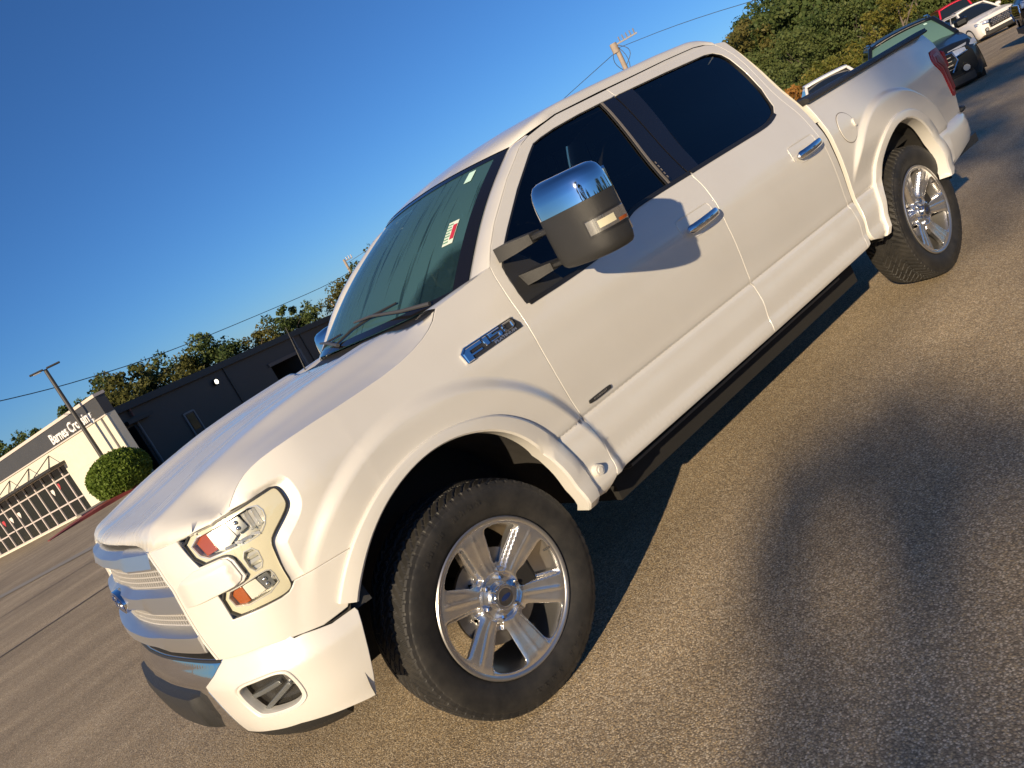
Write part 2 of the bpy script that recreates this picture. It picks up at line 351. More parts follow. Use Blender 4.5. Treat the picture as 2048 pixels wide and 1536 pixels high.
def panel(name, outline, surf, mats, parent, step=.028, rows=None, holes=(), roll=(.0035, .022), twin=False, normal_eps=.004, extra=None):
    ol = dense(outline, step); hs = [dense(h, step) for h in holes]
    def area(p): return .5*np.sum(p[:,0]*np.roll(p[:,1],-1)-np.roll(p[:,0],-1)*p[:,1])
    if area(ol) < 0: ol = ol[::-1]
    hs = [h if area(h) < 0 else h[::-1] for h in hs]
    lo = ol.min(0); hi = ol.max(0)
    rws = np.array(rows if rows is not None else np.arange(lo[1]+step*.5, hi[1], step*.866))
    rws = rws[(rws > lo[1]) & (rws < hi[1])]
    g = []
    for k, r in enumerate(rws):
        xs = np.arange(lo[0]+(k % 2)*step*.5, hi[0], step); g.append(np.stack([xs, np.full(len(xs), r)], 1))
    g = np.vstack(g) if g else np.zeros((0,2))
    g = g[pip(g, ol)] if len(g) else g
    for h in hs: g = g[~pip(g, h)] if len(g) else g
    bd = np.vstack([ol]+hs)
    if len(g):
        keep = np.ones(len(g), bool)
        for i0 in range(0, len(g), 400):
            d = np.hypot(g[i0:i0+400,None,0]-bd[None,:,0], g[i0:i0+400,None,1]-bd[None,:,1]).min(1); keep[i0:i0+400] = d > step*.38
        g = g[keep]
    if extra is not None:
        ex = np.asarray(extra, float); ex = ex[pip(ex, ol)]
        for h in hs: ex = ex[~pip(ex, h)]
        dmin = lambda A, B: np.concatenate([np.hypot(A[i:i+400,None,0]-B[None,:,0], A[i:i+400,None,1]-B[None,:,1]).min(1) for i in range(0, len(A), 400)])
        if len(ex):
            ex = ex[dmin(ex, bd) > .004]
            if len(g): g = g[dmin(g, ex) > step*.30]
            g = np.vstack([g, ex])
    pts = np.vstack([bd, g]); edges = []; b = 0
    for lp in [ol]+hs:
        n = len(lp); edges += [(b+i, b+(i+1) % n) for i in range(n)]; b += n
    v2, e2, f2, ov, oe, of = delaunay_2d_cdt([Vector(p) for p in pts], edges, [], 0, 1e-6)
    v2 = np.array([tuple(v) for v in v2]); f2 = np.array([tuple(f) for f in f2])
    cen = v2[f2].mean(1); ok = pip(cen, ol)
    for h in hs: ok &= ~pip(cen, h)
    f2 = f2[ok]
    mp = {}
    for i, o_ in enumerate(ov):
        for k in o_: mp[k] = i
    used = np.unique(np.r_[f2.ravel(), [mp[i] for i in range(len(bd))]]); re = -np.ones(len(v2), int); re[used] = np.arange(len(used))
    v2 = v2[used]; f2 = re[f2]
    X = surf(v2[:,0], v2[:,1]); e = normal_eps
    du = surf(v2[:,0]+e, v2[:,1])-surf(v2[:,0]-e, v2[:,1]); dv = surf(v2[:,0], v2[:,1]+e)-surf(v2[:,0], v2[:,1]-e)
    nr = np.cross(du, dv); nr /= np.linalg.norm(nr, axis=1)[:,None]+1e-12
    V = [X]; NR = [nr]; F = [f2]; cnt = len(X); Fq = []; b = 0
    for lp in [ol]+hs:
        n = len(lp); ids = np.array([re[mp[b+i]] for i in range(n)]); b += n
        Xb = X[ids]; nb = nr[ids]; t = np.roll(Xb,-1,0)-np.roll(Xb,1,0); t /= np.linalg.norm(t, axis=1)[:,None]+1e-12
        out = np.cross(t, nb); r, dpt = roll
        R1 = Xb+out*r*.75-nb*r*.35; R2 = Xb+out*r-nb*r*1.1; R3 = Xb+out*r-nb*dpt
        n1 = out*.75+nb*.65; n1 /= np.linalg.norm(n1, axis=1)[:,None]
        V += [R1, R2, R3]; NR += [n1, out, out]
        i0 = ids; 
        for lvl in range(3):
            i1 = cnt+np.arange(n); Fq.append(np.stack([i0, i1, np.roll(i1,-1), np.roll(i0,-1)], 1)); i0 = i1; cnt += n
    V = np.vstack(V); NR = np.vstack(NR)
    faces = [tuple(f) for f in f2]+[tuple(q) for fq in Fq for q in fq]
    o = from_data(name, V, faces, mats, parent, True, NR); tw = None
    if twin:
        tw = from_data(name, V*[1,-1,1], [f[::-1] for f in faces], mats, parent, True, NR*[1,-1,1])
    return (o, tw) if twin else o
def sheet(name, G, mats, parent, twin=False, thick=0, uv=False, flip=False):
    """smooth quad sheet from a grid of points G[i][j]"""
    G = np.asarray(G, float); a, b = G.shape[:2]; V = G.reshape(-1,3)
    F = [(i*b+j, i*b+j+1, (i+1)*b+j+1, (i+1)*b+j) for i in range(a-1) for j in range(b-1)]
    if flip: F = [f[::-1] for f in F]
    def mk(V, F):
        o = from_data(name, V, F, mats, parent)
        if uv:
            ul = o.data.uv_layers.new(name='UVMap'); li = np.array([l.vertex_index for l in o.data.loops])
            ul.data.foreach_set('uv', np.stack([(li % b)/(b-1), (li//b)/(a-1)], 1).ravel().astype(np.float32))
        if thick:
            md = o.modifiers.new('solid', 'SOLIDIFY'); md.thickness = thick; md.offset = -1
        return o
    o = mk(V, F)
    if twin: return o, mk(V*[1,-1,1], [f[::-1] for f in F])
    return o
def sweep(name, path, section, mats, parent, closed=False, smooth=30, twin=False):
    """section of (a,b) carried along path of (point, out, side) frames"""
    mb = MB(); rings = [[tuple(np.array(p)+np.array(o)*a+np.array(s)*b) for a, b in section] for p, o, s in path]
    mb.loft(rings, True, not closed); ob = mb.build(name, mats, parent, smooth)
    if twin: return ob, mirror_y(ob)
    return ob
# ================================================================ GROUND
def make_asphalt():
    m, n, l, b = mat('exposed_aggregate_asphalt'); tc = n.new('ShaderNodeTexCoord')
    def vor(sc, feat='F1', rnd=1.0): 
        v = N(n, 'ShaderNodeTexVoronoi', Scale=sc, Randomness=rnd); v.feature = feat; l.new(tc.outputs['Object'], v.inputs['Vector']); return v
    v1 = vor(165.); v2 = vor(360.); 
    sp = n.new('ShaderNodeSeparateColor'); l.new(v1.outputs['Color'], sp.inputs[0])
    cr = n.new('ShaderNodeValToRGB'); e = cr.color_ramp.elements
    e[0].position = 0; e[0].color = (.19,.146,.092,1); e[1].position = 1; e[1].color = (.70,.59,.41,1)
    for p, c in ((.22,(.30,.232,.148,1)),(.45,(.43,.33,.205,1)),(.62,(.52,.38,.20,1)),(.76,(.45,.385,.28,1)),(.88,(.60,.49,.33,1))):
        q = e.new(p); q.color = c
    l.new(sp.outputs[0], cr.inputs['Fac'])
    # dark binder between the stones
    mr = N(n, 'ShaderNodeMapRange'); mr.inputs['From Min'].default_value = .35; mr.inputs['From Max'].default_value = .72; mr.inputs['To Min'].default_value = 0.; mr.inputs['To Max'].default_value = .75
    l.new(v1.outputs['Distance'], mr.inputs['Value'])
    mx = n.new('ShaderNodeMix'); mx.data_type = 'RGBA'; l.new(mr.outputs['Result'], mx.inputs['Factor']); l.new(cr.outputs['Color'], mx.inputs['A']); mx.inputs['B'].default_value = (.18,.14,.092,1)
    # big worn areas, tyre tracks and stains
    nz = N(n, 'ShaderNodeTexNoise', Scale=.45, Detail=7., Roughness=.62); l.new(tc.outputs['Object'], nz.inputs['Vector'])
    m2 = N(n, 'ShaderNodeMapRange'); m2.inputs['From Min'].default_value = .3; m2.inputs['From Max'].default_value = .7; m2.inputs['To Min'].default_value = .86; m2.inputs['To Max'].default_value = 1.36
    l.new(nz.outputs['Fac'], m2.inputs['Value'])
    mp = n.new('ShaderNodeMapping'); mp.inputs['Rotation'].default_value = (0,0,math.radians(12)); mp.inputs['Scale'].default_value = (.10,2.2,1); l.new(tc.outputs['Object'], mp.inputs['Vector'])
    nt = N(n, 'ShaderNodeTexNoise', Scale=1., Detail=4.); l.new(mp.outputs[0], nt.inputs['Vector'])
    m3 = N(n, 'ShaderNodeMapRange'); m3.inputs['From Min'].default_value = .35; m3.inputs['From Max'].default_value = .65; m3.inputs['To Min'].default_value = .86; m3.inputs['To Max'].default_value = 1.1
    l.new(nt.outputs['Fac'], m3.inputs['Value'])
    mu = n.new('ShaderNodeMath'); mu.operation = 'MULTIPLY'; l.new(m2.outputs['Result'], mu.inputs[0]); l.new(m3.outputs['Result'], mu.inputs[1])
    hs = n.new('ShaderNodeVectorMath'); hs.operation = 'SCALE'; l.new(mx.outputs['Result'], hs.inputs[0]); l.new(mu.outputs[0], hs.inputs['Scale'])
    l.new(hs.outputs[0], b.inputs['Base Color'])
    b.inputs['Roughness'].default_value = .82; b.inputs['Specular IOR Level'].default_value = .35
    # stones stand proud
    i1 = n.new('ShaderNodeMath'); i1.operation = 'SUBTRACT'; i1.inputs[0].default_value = 1.; l.new(v1.outputs['Distance'], i1.inputs[1])
    pw = n.new('ShaderNodeMath'); pw.operation = 'MULTIPLY_ADD'; pw.inputs[1].default_value = .25; l.new(v2.outputs['Distance'], pw.inputs[0]); l.new(i1.outputs[0], pw.inputs[2])
    mh = n.new('ShaderNodeMath'); mh.operation = 'MULTIPLY_ADD'; mh.inputs[1].default_value = .8; l.new(sp.outputs[1], mh.inputs[0]); l.new(pw.outputs[0], mh.inputs[2])
    bp = N(n, 'ShaderNodeBump', Strength=.5, Distance=.0035); l.new(mh.outputs[0], bp.inputs['Height']); l.new(bp.outputs['Normal'], b.inputs['Normal'])
    return m
M['asphalt'] = make_asphalt()
def ground_grid():
    r = np.r_[np.arange(0, 14, .7), np.arange(14, 60, 2.5), np.arange(60, 200, 14), np.arange(200, 1300, 120)]; a = np.linspace(0, 2*np.pi, 97)[:-1]
    G = np.array([[(1.5+q*math.cos(t), -1+q*math.sin(t)) for t in a] for q in r[1:]]); k = len(a)
    V = [(1.5,-1.,0.)]+[(x, y, float(zg(x, y))) for x, y in G.reshape(-1,2)]
    F = [(0, 1+j, 1+(j+1) % k) for j in range(k)]+[(1+i*k+j, 1+(i+1)*k+j, 1+(i+1)*k+(j+1) % k, 1+i*k+(j+1) % k) for i in range(len(r)-2) for j in range(k)]
    return V, F
_V, _F = ground_grid(); gr = from_data('ground', _V, _F, M['asphalt'], None, True); tag(gr, 'brown exposed aggregate asphalt of the sloping car lot', kind='structure')
# ================================================================ WHITE PICKUP
truck = empty('pickup_truck', (0, 0, 0), 0, 'large pearl white crew cab pickup truck with chrome grille filling the picture', 'pickup truck')
T = truck
def resamp(pts, n):
    p = np.array(pts, float); d = np.r_[0, np.cumsum(np.linalg.norm(np.diff(p, axis=0), axis=1))]; t = np.linspace(0, d[-1], n)
    return np.stack([np.interp(t, d, p[:,k]) for k in range(p.shape[1])], 1)
def smooth_open(pts, it=2):
    p = np.array(pts, float)
    for _ in range(it):
        q = np.stack([.75*p[:-1]+.25*p[1:], .25*p[:-1]+.75*p[1:]], 1).reshape(-1, p.shape[1]); p = np.vstack([p[:1], q, p[-1:]])
    return p
L_ = lambda a: [tuple(v) for v in a]

seam_fd = [(.640,1.388),(.618,1.334),(.604,1.260),(.601,1.193),(.593,1.097),(.599,.965),(.614,.850),(.637,.735),(.641,.650),(.640,.593),(.636,.519),(.620,.490)]
split = [(1.880,1.790),(1.855,1.304),(1.867,1.232),(1.865,1.170),(1.856,1.057),(1.866,.906),(1.875,.735),(1.877,.658),(1.865,.580),(1.855,.521),(1.846,.484)]
seamA = [(2.790,1.800),(2.832,1.689),(2.832,1.516),(2.832,1.393),(2.840,1.311),(2.846,1.255),(2.850,1.174),(2.863,.999),(2.876,.787),(2.890,.713),(2.885,.618),(2.855,.490)]
roofgap = [(1.120,1.715),(1.189,1.752),(1.270,1.778),(1.380,1.797),(1.501,1.815),(1.838,1.827),(2.097,1.832),(2.377,1.838),(2.640,1.838),(2.735,1.828),(2.790,1.800)]
win_low_f = [(.667,1.205),(.735,1.206),(.834,1.206),(1.040,1.211),(1.150,1.222),(1.270,1.255),(1.360,1.288),(1.430,1.303),(1.538,1.306),(1.706,1.309),(1.855,1.310)]
win_front = [(1.255,1.741),(1.189,1.707),(1.005,1.600),(.831,1.484),(.717,1.405),(.680,1.368),(.660,1.313),(.653,1.254),(.651,1.219),(.667,1.205)]
win_top = [(1.255,1.741),(1.320,1.753),(1.420,1.765),(1.600,1.776),(1.770,1.781),(2.018,1.783),(2.293,1.785),(2.641,1.783),(2.707,1.773),(2.750,1.745),(2.772,1.702),(2.788,1.602),(2.786,1.489),(2.744,1.382),(2.690,1.345),(2.608,1.322),(2.513,1.315),(2.365,1.314),(2.060,1.312),(1.872,1.310)]
flF_out = [(-.506,.745),(-.480,.779),(-.409,.861),(-.320,.932),(-.194,.995),(-.037,1.023),(.108,1.013),(.241,.974),(.315,.930),(.395,.858),(.460,.760),(.492,.649),(.504,.553),(.504,.501),(.506,.453)]
flF_in = [(-.436,.741),(-.398,.787),(-.308,.884),(-.189,.952),(-.046,.986),(.089,.977),(.209,.930),(.288,.875),(.357,.792),(.398,.681),(.418,.580),(.428,.508),(.440,.455)]
flR_out = [(3.085,.470),(3.132,.601),(3.192,.730),(3.287,.871),(3.397,.949),(3.532,.996),(3.664,1.008),(3.800,.988),(3.925,.929),(4.035,.825),(4.090,.704),(4.082,.585),(4.045,.522),(3.990,.496)]
flR_in = [(3.120,.470),(3.160,.560),(3.230,.680),(3.330,.810),(3.412,.890),(3.530,.945),(3.653,.960),(3.775,.937),(3.890,.860),(3.970,.740),(3.985,.640),(3.960,.560),(3.930,.505)]
headl = [(-.850,1.148),(-.635,1.149),(-.512,1.156),(-.491,1.157),(-.473,1.150),(-.466,1.132),(-.465,1.101),(-.470,1.085),(-.489,1.067),(-.553,1.027),(-.563,1.013),(-.567,.993),(-.574,.938),(-.574,.887),(-.581,.870),(-.596,.861),(-.624,.858),(-.687,.861),(-.787,.869),(-.792,.956),(-.717,.958),(-.692,.962),(-.680,.970),(-.688,1.025),(-.699,1.040),(-.725,1.045),(-.805,1.047)]
fendhood = [(.339,1.357),(.285,1.318),(.192,1.284),(.059,1.260),(-.129,1.252),(-.319,1.249),(-.450,1.241),(-.520,1.226),(-.565,1.205),(-.600,1.179),(-.624,1.158)]
def by_angle(pts, c, a0, a1, n):
    q = smooth_open(pts, 3)-np.array(c); a = np.unwrap(np.arctan2(q[:,1], q[:,0])); r = np.hypot(q[:,0], q[:,1]); o = np.argsort(a); t = np.linspace(a0, a1, n)
    rr = np.interp(t, a[o], r[o]); rr[1:-1] = .25*rr[:-2]+.5*rr[1:-1]+.25*rr[2:]; rr[1:-1] = .25*rr[:-2]+.5*rr[1:-1]+.25*rr[2:]
    return np.stack([c[0]+rr*np.cos(t), c[1]+rr*np.sin(t)], 1)
def arch_pair(o_, i_, c, n=48):
    def rng_(p): q = np.array(p)-np.array(c); a = np.unwrap(np.arctan2(q[:,1], q[:,0])); return a
    ao, ai = rng_(o_), rng_(i_); s0 = .5*(ao[0]+ai[0]); s1 = .5*(ao[-1]+ai[-1]); return by_angle(o_, c, s0, s1, n), by_angle(i_, c, s0, s1, n)
AF_O, AF_I = arch_pair(flF_out, flF_in, (0., .50)); AR_O, AR_I = arch_pair(flR_out, flR_in, (3.60, .52))
archF = L_((AF_O+AF_I)[::2]*.5); archR = L_((AR_O+AR_I)[::2]*.5)

# ---- front fender
sF = L_(smooth_open(seam_fd, 1)); fh = L_(smooth_open(fendhood, 1))
fender = fh + headl[2:14] + [(-.567,.889),(-.418,.881)] + [p for p in archF if p[0] > -.40 or p[1] > .89][0:0]
k0 = min(range(len(archF)), key=lambda i: abs(archF[i][1]-.872)+(10 if archF[i][0] > 0 else 0))
fender = fh + headl[2:14] + [(-.567,.889), (archF[k0][0]-.012, .882)] + archF[k0:] + [(.56,.456),(.606,.484)] + [(x-.003, z) for x, z in sF[::-1]]
def ring_pts(xc, zc, radii, n=170): return np.vstack([[(xc+r*math.cos(a), zc+r*math.sin(a)) for a in np.linspace(-.2, math.pi+.2, n)] for r in radii])
EXF = ring_pts(0, .46, (.645,.655,.665,.675,.685,.695,.705)); EXR = ring_pts(3.62, .40, (.72,.727,.735,.741,.748,.755,.762))
_bz = resamp(smooth_open([(-.52,1.157),(-.491,1.157),(-.473,1.150),(-.466,1.132),(-.465,1.101),(-.470,1.085),(-.489,1.067),(-.553,1.027),(-.563,1.013),(-.567,.993),(-.574,.938),(-.574,.87)], 1), 80)
def _off_bz(d):
    t = np.gradient(_bz, axis=0); t /= np.linalg.norm(t, axis=1)[:,None]+1e-9; return _bz+np.stack([-t[:,1], t[:,0]], 1)*d
def fender_surf(s, z):
    s = np.asarray(s, float); z = np.asarray(z, float)
    d = np.sqrt(((s.ravel()[:,None]-_bz[None,:,0])**2+(z.ravel()[:,None]-_bz[None,:,1])**2).min(1)).reshape(s.shape)
    k = np.clip(1-d/.040, 0, 1); k = k*sst(-.60,-.54,s)*(1-sst(1.150,1.175,z))
    return P(s, z, -.016*k)
pF, pFr = panel('front_fender', fender, fender_surf, M['paint'], T, rows=sorted(ZROWS+list(np.arange(.87,1.18,.011))), twin=True, step=.022, extra=np.vstack([EXF]+[_off_bz(d) for d in (.008,.016,.024,.032,.0385,.0405,.043,.048)]), normal_eps=.0012)
# ---- fascia round the headlight
fascia = [(-1.050,1.133),(-.86,1.140)] + headl[26:18:-1][::1] + headl[18:13:-1] + [(-.567,.882),(archF[k0][0]-.012,.874)] + archF[k0-1:3:-1] + [(-.478,.732),(-.563,.727),(-.656,.745),(-.749,.764),(-.926,.768),(-.949,.861),(-.958,.932),(-.963,1.010),(-1.000,1.079)]
panel('grille_surround', fascia, P, M['paint'], T, rows=ZROWS, twin=True)
# bar reaching into the lamp, with a bevelled top
def bar_surf(s, z):
    w = sst(-.955, -.86, s)
    return P(s, z, .013*w*(.25+.75*np.clip((1.044-z)/.020, 0, 1))*(1-.6*np.clip((s+.716)/.02, 0, 1)))
panel('headlight_bar', [(-.950,1.004),(-.895,1.030),(-.83,1.044),(-.722,1.044),(-.704,1.038),(-.697,1.026),(-.690,.978),(-.697,.968),(-.72,.963),(-.80,.960),(-.938,.950)], bar_surf, M['paint'], T, step=.014, twin=True)
# ---- hood
EH = np.array([P(s, z) for s, z in fh+[(-.70,1.150),(-.80,1.147),(-.90,1.143),(-1.0,1.138),(-1.06,1.135),(-1.10,1.150),(-1.16,1.160),(-1.30,1.166),(-1.45,1.170),(SMIN,1.172)]])
EH[:len(fh)] += np.array([0, .011, -.003])
hx = EH[:,0]; _o = np.argsort(hx)
_sx = EH[:len(fh), 0][::-1]; _sy_ = -EH[:len(fh), 1][::-1]; _sz = EH[:len(fh), 2][::-1]
zs_f = lambda x: np.interp(x, np.r_[-.86, _sx, .45], np.r_[1.175, _sz, 1.372])
ye_f = lambda x: np.interp(x, np.r_[-.84,-.80,-.74,-.66, _sx], np.r_[.20,.50,.74,.84, _sy_])
zr_f = pch([-.86,-.76,-.66,-.50,-.33,-.17,.0,.157,.30,.45], [1.178,1.200,1.226,1.268,1.302,1.326,1.341,1.350,1.356,1.358])
nose = EH[len(fh)-1:, :2]; noseL = np.vstack([nose, (nose*[1,-1])[::-1]])
nose_z = np.r_[EH[len(fh)-1:, 2]]; nose_zz = np.r_[nose_z, nose_z[::-1]]
noseD = resamp(np.c_[noseL, nose_zz], 420)
def hood_surf(x, y):
    x = np.asarray(x, float); y = np.asarray(y, float); a = np.abs(y)
    zs = zs_f(x); zr = np.maximum(zr_f(x), zs); ye = np.maximum(ye_f(x), .3)
    t = np.clip((ye-a)/np.maximum(ye-.56, .12), 0, 1)
    g = .75*np.minimum(t*1.08,1)*(1-.12*sst(.8,1,t))/.88*.88+.25*sst(.2, 1.0, t); g = g/(.75*.88+.25)
    z = zs+(zr-zs)*g
    z = z-.017*sst(.41, .30, a)*sst(-.86, -.55, x)-.006*sst(.80,.70,a)*sst(.56,.66,a)*sst(-.55,-.3,x)   # sunken middle between the two ridges
    fx = x.ravel()[:,None]-noseD[None,:,0]; fy = y.ravel()[:,None]-noseD[None,:,1]
    d2 = fx*fx+fy*fy; i = d2.argmin(1); d = np.sqrt(d2[np.arange(len(i)), i]).reshape(x.shape); ze = noseD[i,2].reshape(x.shape)
    R = .055; q = np.clip(1-d/R, 0, 1); drop = 1-np.sqrt(np.maximum(1-q*q, 0))
    z = z-np.maximum(z-ze, 0)*drop
    return np.stack([x, y, z], -1)
noseD[:,0] += .018*np.exp(-(noseD[:,1]/.45)**4)
hl = np.vstack([resamp(EH[:len(fh), :2], 90), noseD[1:211:1, :2]]); hood_out = np.vstack([[(.262,0.)], [(.275,-.45)], [(.31,-.80)], hl, (hl*[1,-1])[::-1][1:], [(.31,.80)], [(.275,.45)]])
def inset(d):
    t = np.gradient(noseD[:,:2], axis=0); t /= np.linalg.norm(t, axis=1)[:,None]; nn = np.stack([-t[:,1], t[:,0]], 1)
    c = noseD[:,:2]+nn*d; c2 = noseD[:,:2]-nn*d
    return c if c[210,0] > c2[210,0] else c2
hp = [inset(d)[3:-3:k] for d, k in ((.0015,2),(.004,2),(.008,2),(.0135,3),(.021,3),(.031,4),(.043,4),(.056,5))]
_sd = resamp(EH[:len(fh), :2], 120)
for d in (.005,.012,.022): hp += [_sd[:-4]+np.array([0, d]), (_sd[:-4]+np.array([0, d]))*[1,-1]]
hood_rows = None
def hood_panel():
    ol = [tuple(p) for p in hood_out]
    # extra rows close to the rolled front edge come in as tiny "holes" free points
    return ol
_old = panel
def panel_extra(name, outline, surf, mats, parent, extra, **kw):
    """panel with extra points (rows hugging a rolled edge)"""
    ol = dense(outline, kw.get('step', .028)); ex = extra[pip(extra, ol)]
    step = kw.get('step', .028); lo = ol.min(0); hi = ol.max(0); g = []
    for k, r in enumerate(np.arange(lo[1]+.01, hi[1], step*.866)):
        xs = np.arange(lo[0]+(k % 2)*step*.5, hi[0], step); g.append(np.stack([xs, np.full(len(xs), r)], 1))
    g = np.vstack(g); g = g[pip(g, ol)]
    allb = np.vstack([ol, ex]); keep = np.ones(len(g), bool)
    for i0 in range(0, len(g), 300):
        d = np.hypot(g[i0:i0+300,None,0]-allb[None,:,0], g[i0:i0+300,None,1]-allb[None,:,1]).min(1); keep[i0:i0+300] = d > step*.45
    pts = np.vstack([ol, ex, g[keep]]); n = len(ol)
    v2, e2, f2, ov, oe, of = delaunay_2d_cdt([Vector(p) for p in pts], [(i, (i+1) % n) for i in range(n)], [], 0, 1e-6)
    v2 = np.array([tuple(v) for v in v2]); f2 = np.array([tuple(f) for f in f2]); f2 = f2[pip(v2[f2].mean(1), ol)]
    X = surf(v2[:,0], v2[:,1]); e = .0012
    du = surf(v2[:,0]+e, v2[:,1])-surf(v2[:,0]-e, v2[:,1]); dv = surf(v2[:,0], v2[:,1]+e)-surf(v2[:,0], v2[:,1]-e)
    nr = np.cross(du, dv); nr /= np.linalg.norm(nr, axis=1)[:,None]+1e-12
    return from_data(name, X, f2, mats, parent, True)
hood = panel_extra('hood', [tuple(p) for p in hood_out], hood_surf, M['paint_dew'], T, np.vstack(hp), step=.026)
md = hood.modifiers.new('solid', 'SOLIDIFY'); md.thickness = .014; md.offset = -1
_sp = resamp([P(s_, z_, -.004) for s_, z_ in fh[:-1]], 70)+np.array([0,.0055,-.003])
sm = MB().tube([tuple(q) for q in _sp], .0042, 6).build('hood_gap_shade', M['rubber_seal'], T, True); mirror_y(sm)  # dark strip added along the hood gap to stand for its shade
# cowl and the wedge of fender beside the windshield
WB = lambda y: np.array([.435+.165*(abs(y)/.75)**3, y, 1.352-.004*(abs(y)/.75)])      # glass foot
WT = lambda y: np.array([1.125+.115*(abs(y)/.587)**3, y, 1.803-.028*(abs(y)/.587)**2])      # glass head
ed = resamp([P(s, z) for s, z in [(.339,1.357),(.42,1.366),(.52,1.378),(.640,1.388)]], 14)
inn = resamp([(.30,-.80,1.352),(.40,-.765,1.352),(.50,-.752,1.353),(.602,-.752,1.354)], 14)
G = np.stack([ed*(1-t)+inn*t+np.array([0,0,.012*math.sin(math.pi*t)]) for t in np.linspace(0, 1, 8)], 0)
sheet('fender_cap', G, M['paint'], T, twin=True)
yy = np.linspace(-.86, .86, 41)
G = np.stack([[(np.interp(abs(y), [0,.45,.80,.9], [.255,.268,.30,.33])+.0, y, np.interp(abs(y), [0,.3,.47,.9],[1.325,1.322,1.335,1.33])) for y in yy],
              [(.38, y, 1.318) for y in yy], [(WB(min(.78, abs(y)))[0]+.03, y, 1.342) for y in yy]], 0)
sheet('cowl_panel', G, M['black'], T)
# ---- windshield
yb = np.linspace(-.745, .745, 41); yt = np.linspace(-.592, .592, 41); vs = np.linspace(0, 1, 25)
G = np.array([[WB(yb[j])*(1-v)+WT(yt[j])*v+np.array([-.022, 0, .030])*math.sin(math.pi*v)*(1-.3*(yb[j]/.745)**2) for j in range(41)] for v in vs])
ws = sheet('windshield', G, M['windshield'], T, uv=True, flip=True)
def frit(G, a, b, axis, name):
    pass
off = np.array([-.004, 0, .005])
fr = []
sheet('windshield_frit', np.stack([G[:, 0]+off*.5, G[:, 2]*.7+G[:,1]*.3+off*.5], 1), M['gloss_black'], T, twin=True)
sheet('windshield_frit', np.stack([G[-1, :]+off*.5, G[-2, :]+off*.5], 0), M['gloss_black'], T)
sheet('windshield_frit', np.stack([G[0, :]+off*.5, G[1, :]+off*.5], 0), M['gloss_black'], T)
# ---- A pillar
A_seam = resamp([P(s, z) for s, z in [(.640,1.388),(.705,1.448),(.801,1.523),(1.008,1.655),(1.116,1.712),(1.189,1.752),(1.270,1.778)]], 24)
A_in = resamp(np.vstack([G[:, 0]+np.array([.002,-.006,.006]), [WT(-.592)+np.array([.08,-.02,.012])]]), 24)
cols = []
for t in np.linspace(0, 1, 9):
    bul = .007*math.sin(math.pi*t)
    cols.append(A_seam*(1-t)+A_in*t+np.array([-.35, -.6, .72])*bul)
cols = [A_seam+np.array([.01,.03,-.015])]+cols+[A_in+np.array([.012,.012,-.02])]
sheet('a_pillar', np.stack(cols, 1), M['paint'], T, twin=True)
# ---- roof
RL = resamp([P(s, z) for s, z in roofgap[2:]], 40)
RL = RL+np.array([0,.006,.004])
nx = 40; rows = []; RA = np.r_[-1,-.997,-.985,-.97,-.95,-.925, np.linspace(-.89,.89,31), .925,.95,.97,.985,.997,1]
for i in range(nx):
    e = RL[i]; x = e[0]; f0 = i/(nx-1)
    cr = np.interp(x, [1.2,1.35,1.6,2.0,2.4,2.7,2.83], [.030,.050,.070,.082,.078,.062,.045])
    xs_c = np.interp(f0, [0, .2, 1], [WT(0)[0]+.0, 1.50, 2.875])     # centreline runs from the header to the back edge
    row = []
    for a in RA:
        ya = a*abs(e[1]); dl_ = (1-abs(a))*abs(e[1])
        zz = e[2]+.040*math.sqrt(max(0, 1-(1-min(1, dl_/.045))**2))*np.interp(x, [1.2,1.35,1.6,2.7,2.85],[.3,.7,1,1,.7])+(cr-.035)*(1-a*a)
        xx = x+(xs_c-x)*(1-a*a)
        row.append((xx, ya, zz))
    rows.append(row)
rows = np.array(rows)
# pull the first row on to the header of the glass
for j, a in enumerate(RA):
    h = WT(a*.60)+np.array([0,0,.006])
    for i, w in ((0,1.),(1,.62),(2,.33),(3,.12)):
        rows[i, j] = rows[i, j]*(1-w)+(h+np.array([.03*i,0,.009*i]))*w
sheet('roof', rows, M['paint_dew'], T)
# rear edge of the roof, back wall and rear window
back_top = rows[-1]
backw = np.array([[(2.895+.05*t, a*(np.interp(1.82-.62*t, [1.2,1.31,1.45,1.6,1.72,1.82], [.955,.915,.848,.79,.735,.68])), 1.80-.60*t) for a in RA] for t in np.linspace(0, 1, 14)])
sheet('cab_back', np.concatenate([back_top[None], back_top[None]+np.array([.03,0,-.02]), backw], 0), M['paint'], T)
panel('rear_window', [(-.60,1.36),(.60,1.36),(.54,1.72),(-.54,1.72)], lambda y, z: np.stack([2.905+.05*(1.8-z)/.6+.006+0*y, y, z], -1), M['gloss_black'], T, step=.06)
# ---- doors
fd = roofgap[0:6][::-1]
front_door = L_(smooth_open([(x+.004,z) for x,z in seam_fd], 1)) + [(x-.003, z) for x, z in L_(smooth_open(split,1))[::-1] if z < 1.306] + [(1.852,1.309)] + win_low_f[::-1][1:] + win_front[::-1][1:] + [p for p in win_top if 1.26 < p[0] < 1.86 and p[1] > 1.6] + [(1.872,1.782),(1.876,1.822)] + [(x,z-.004) for x,z in roofgap[5::-1]] + [(1.008,1.655),(.801,1.521),(.705,1.446)]
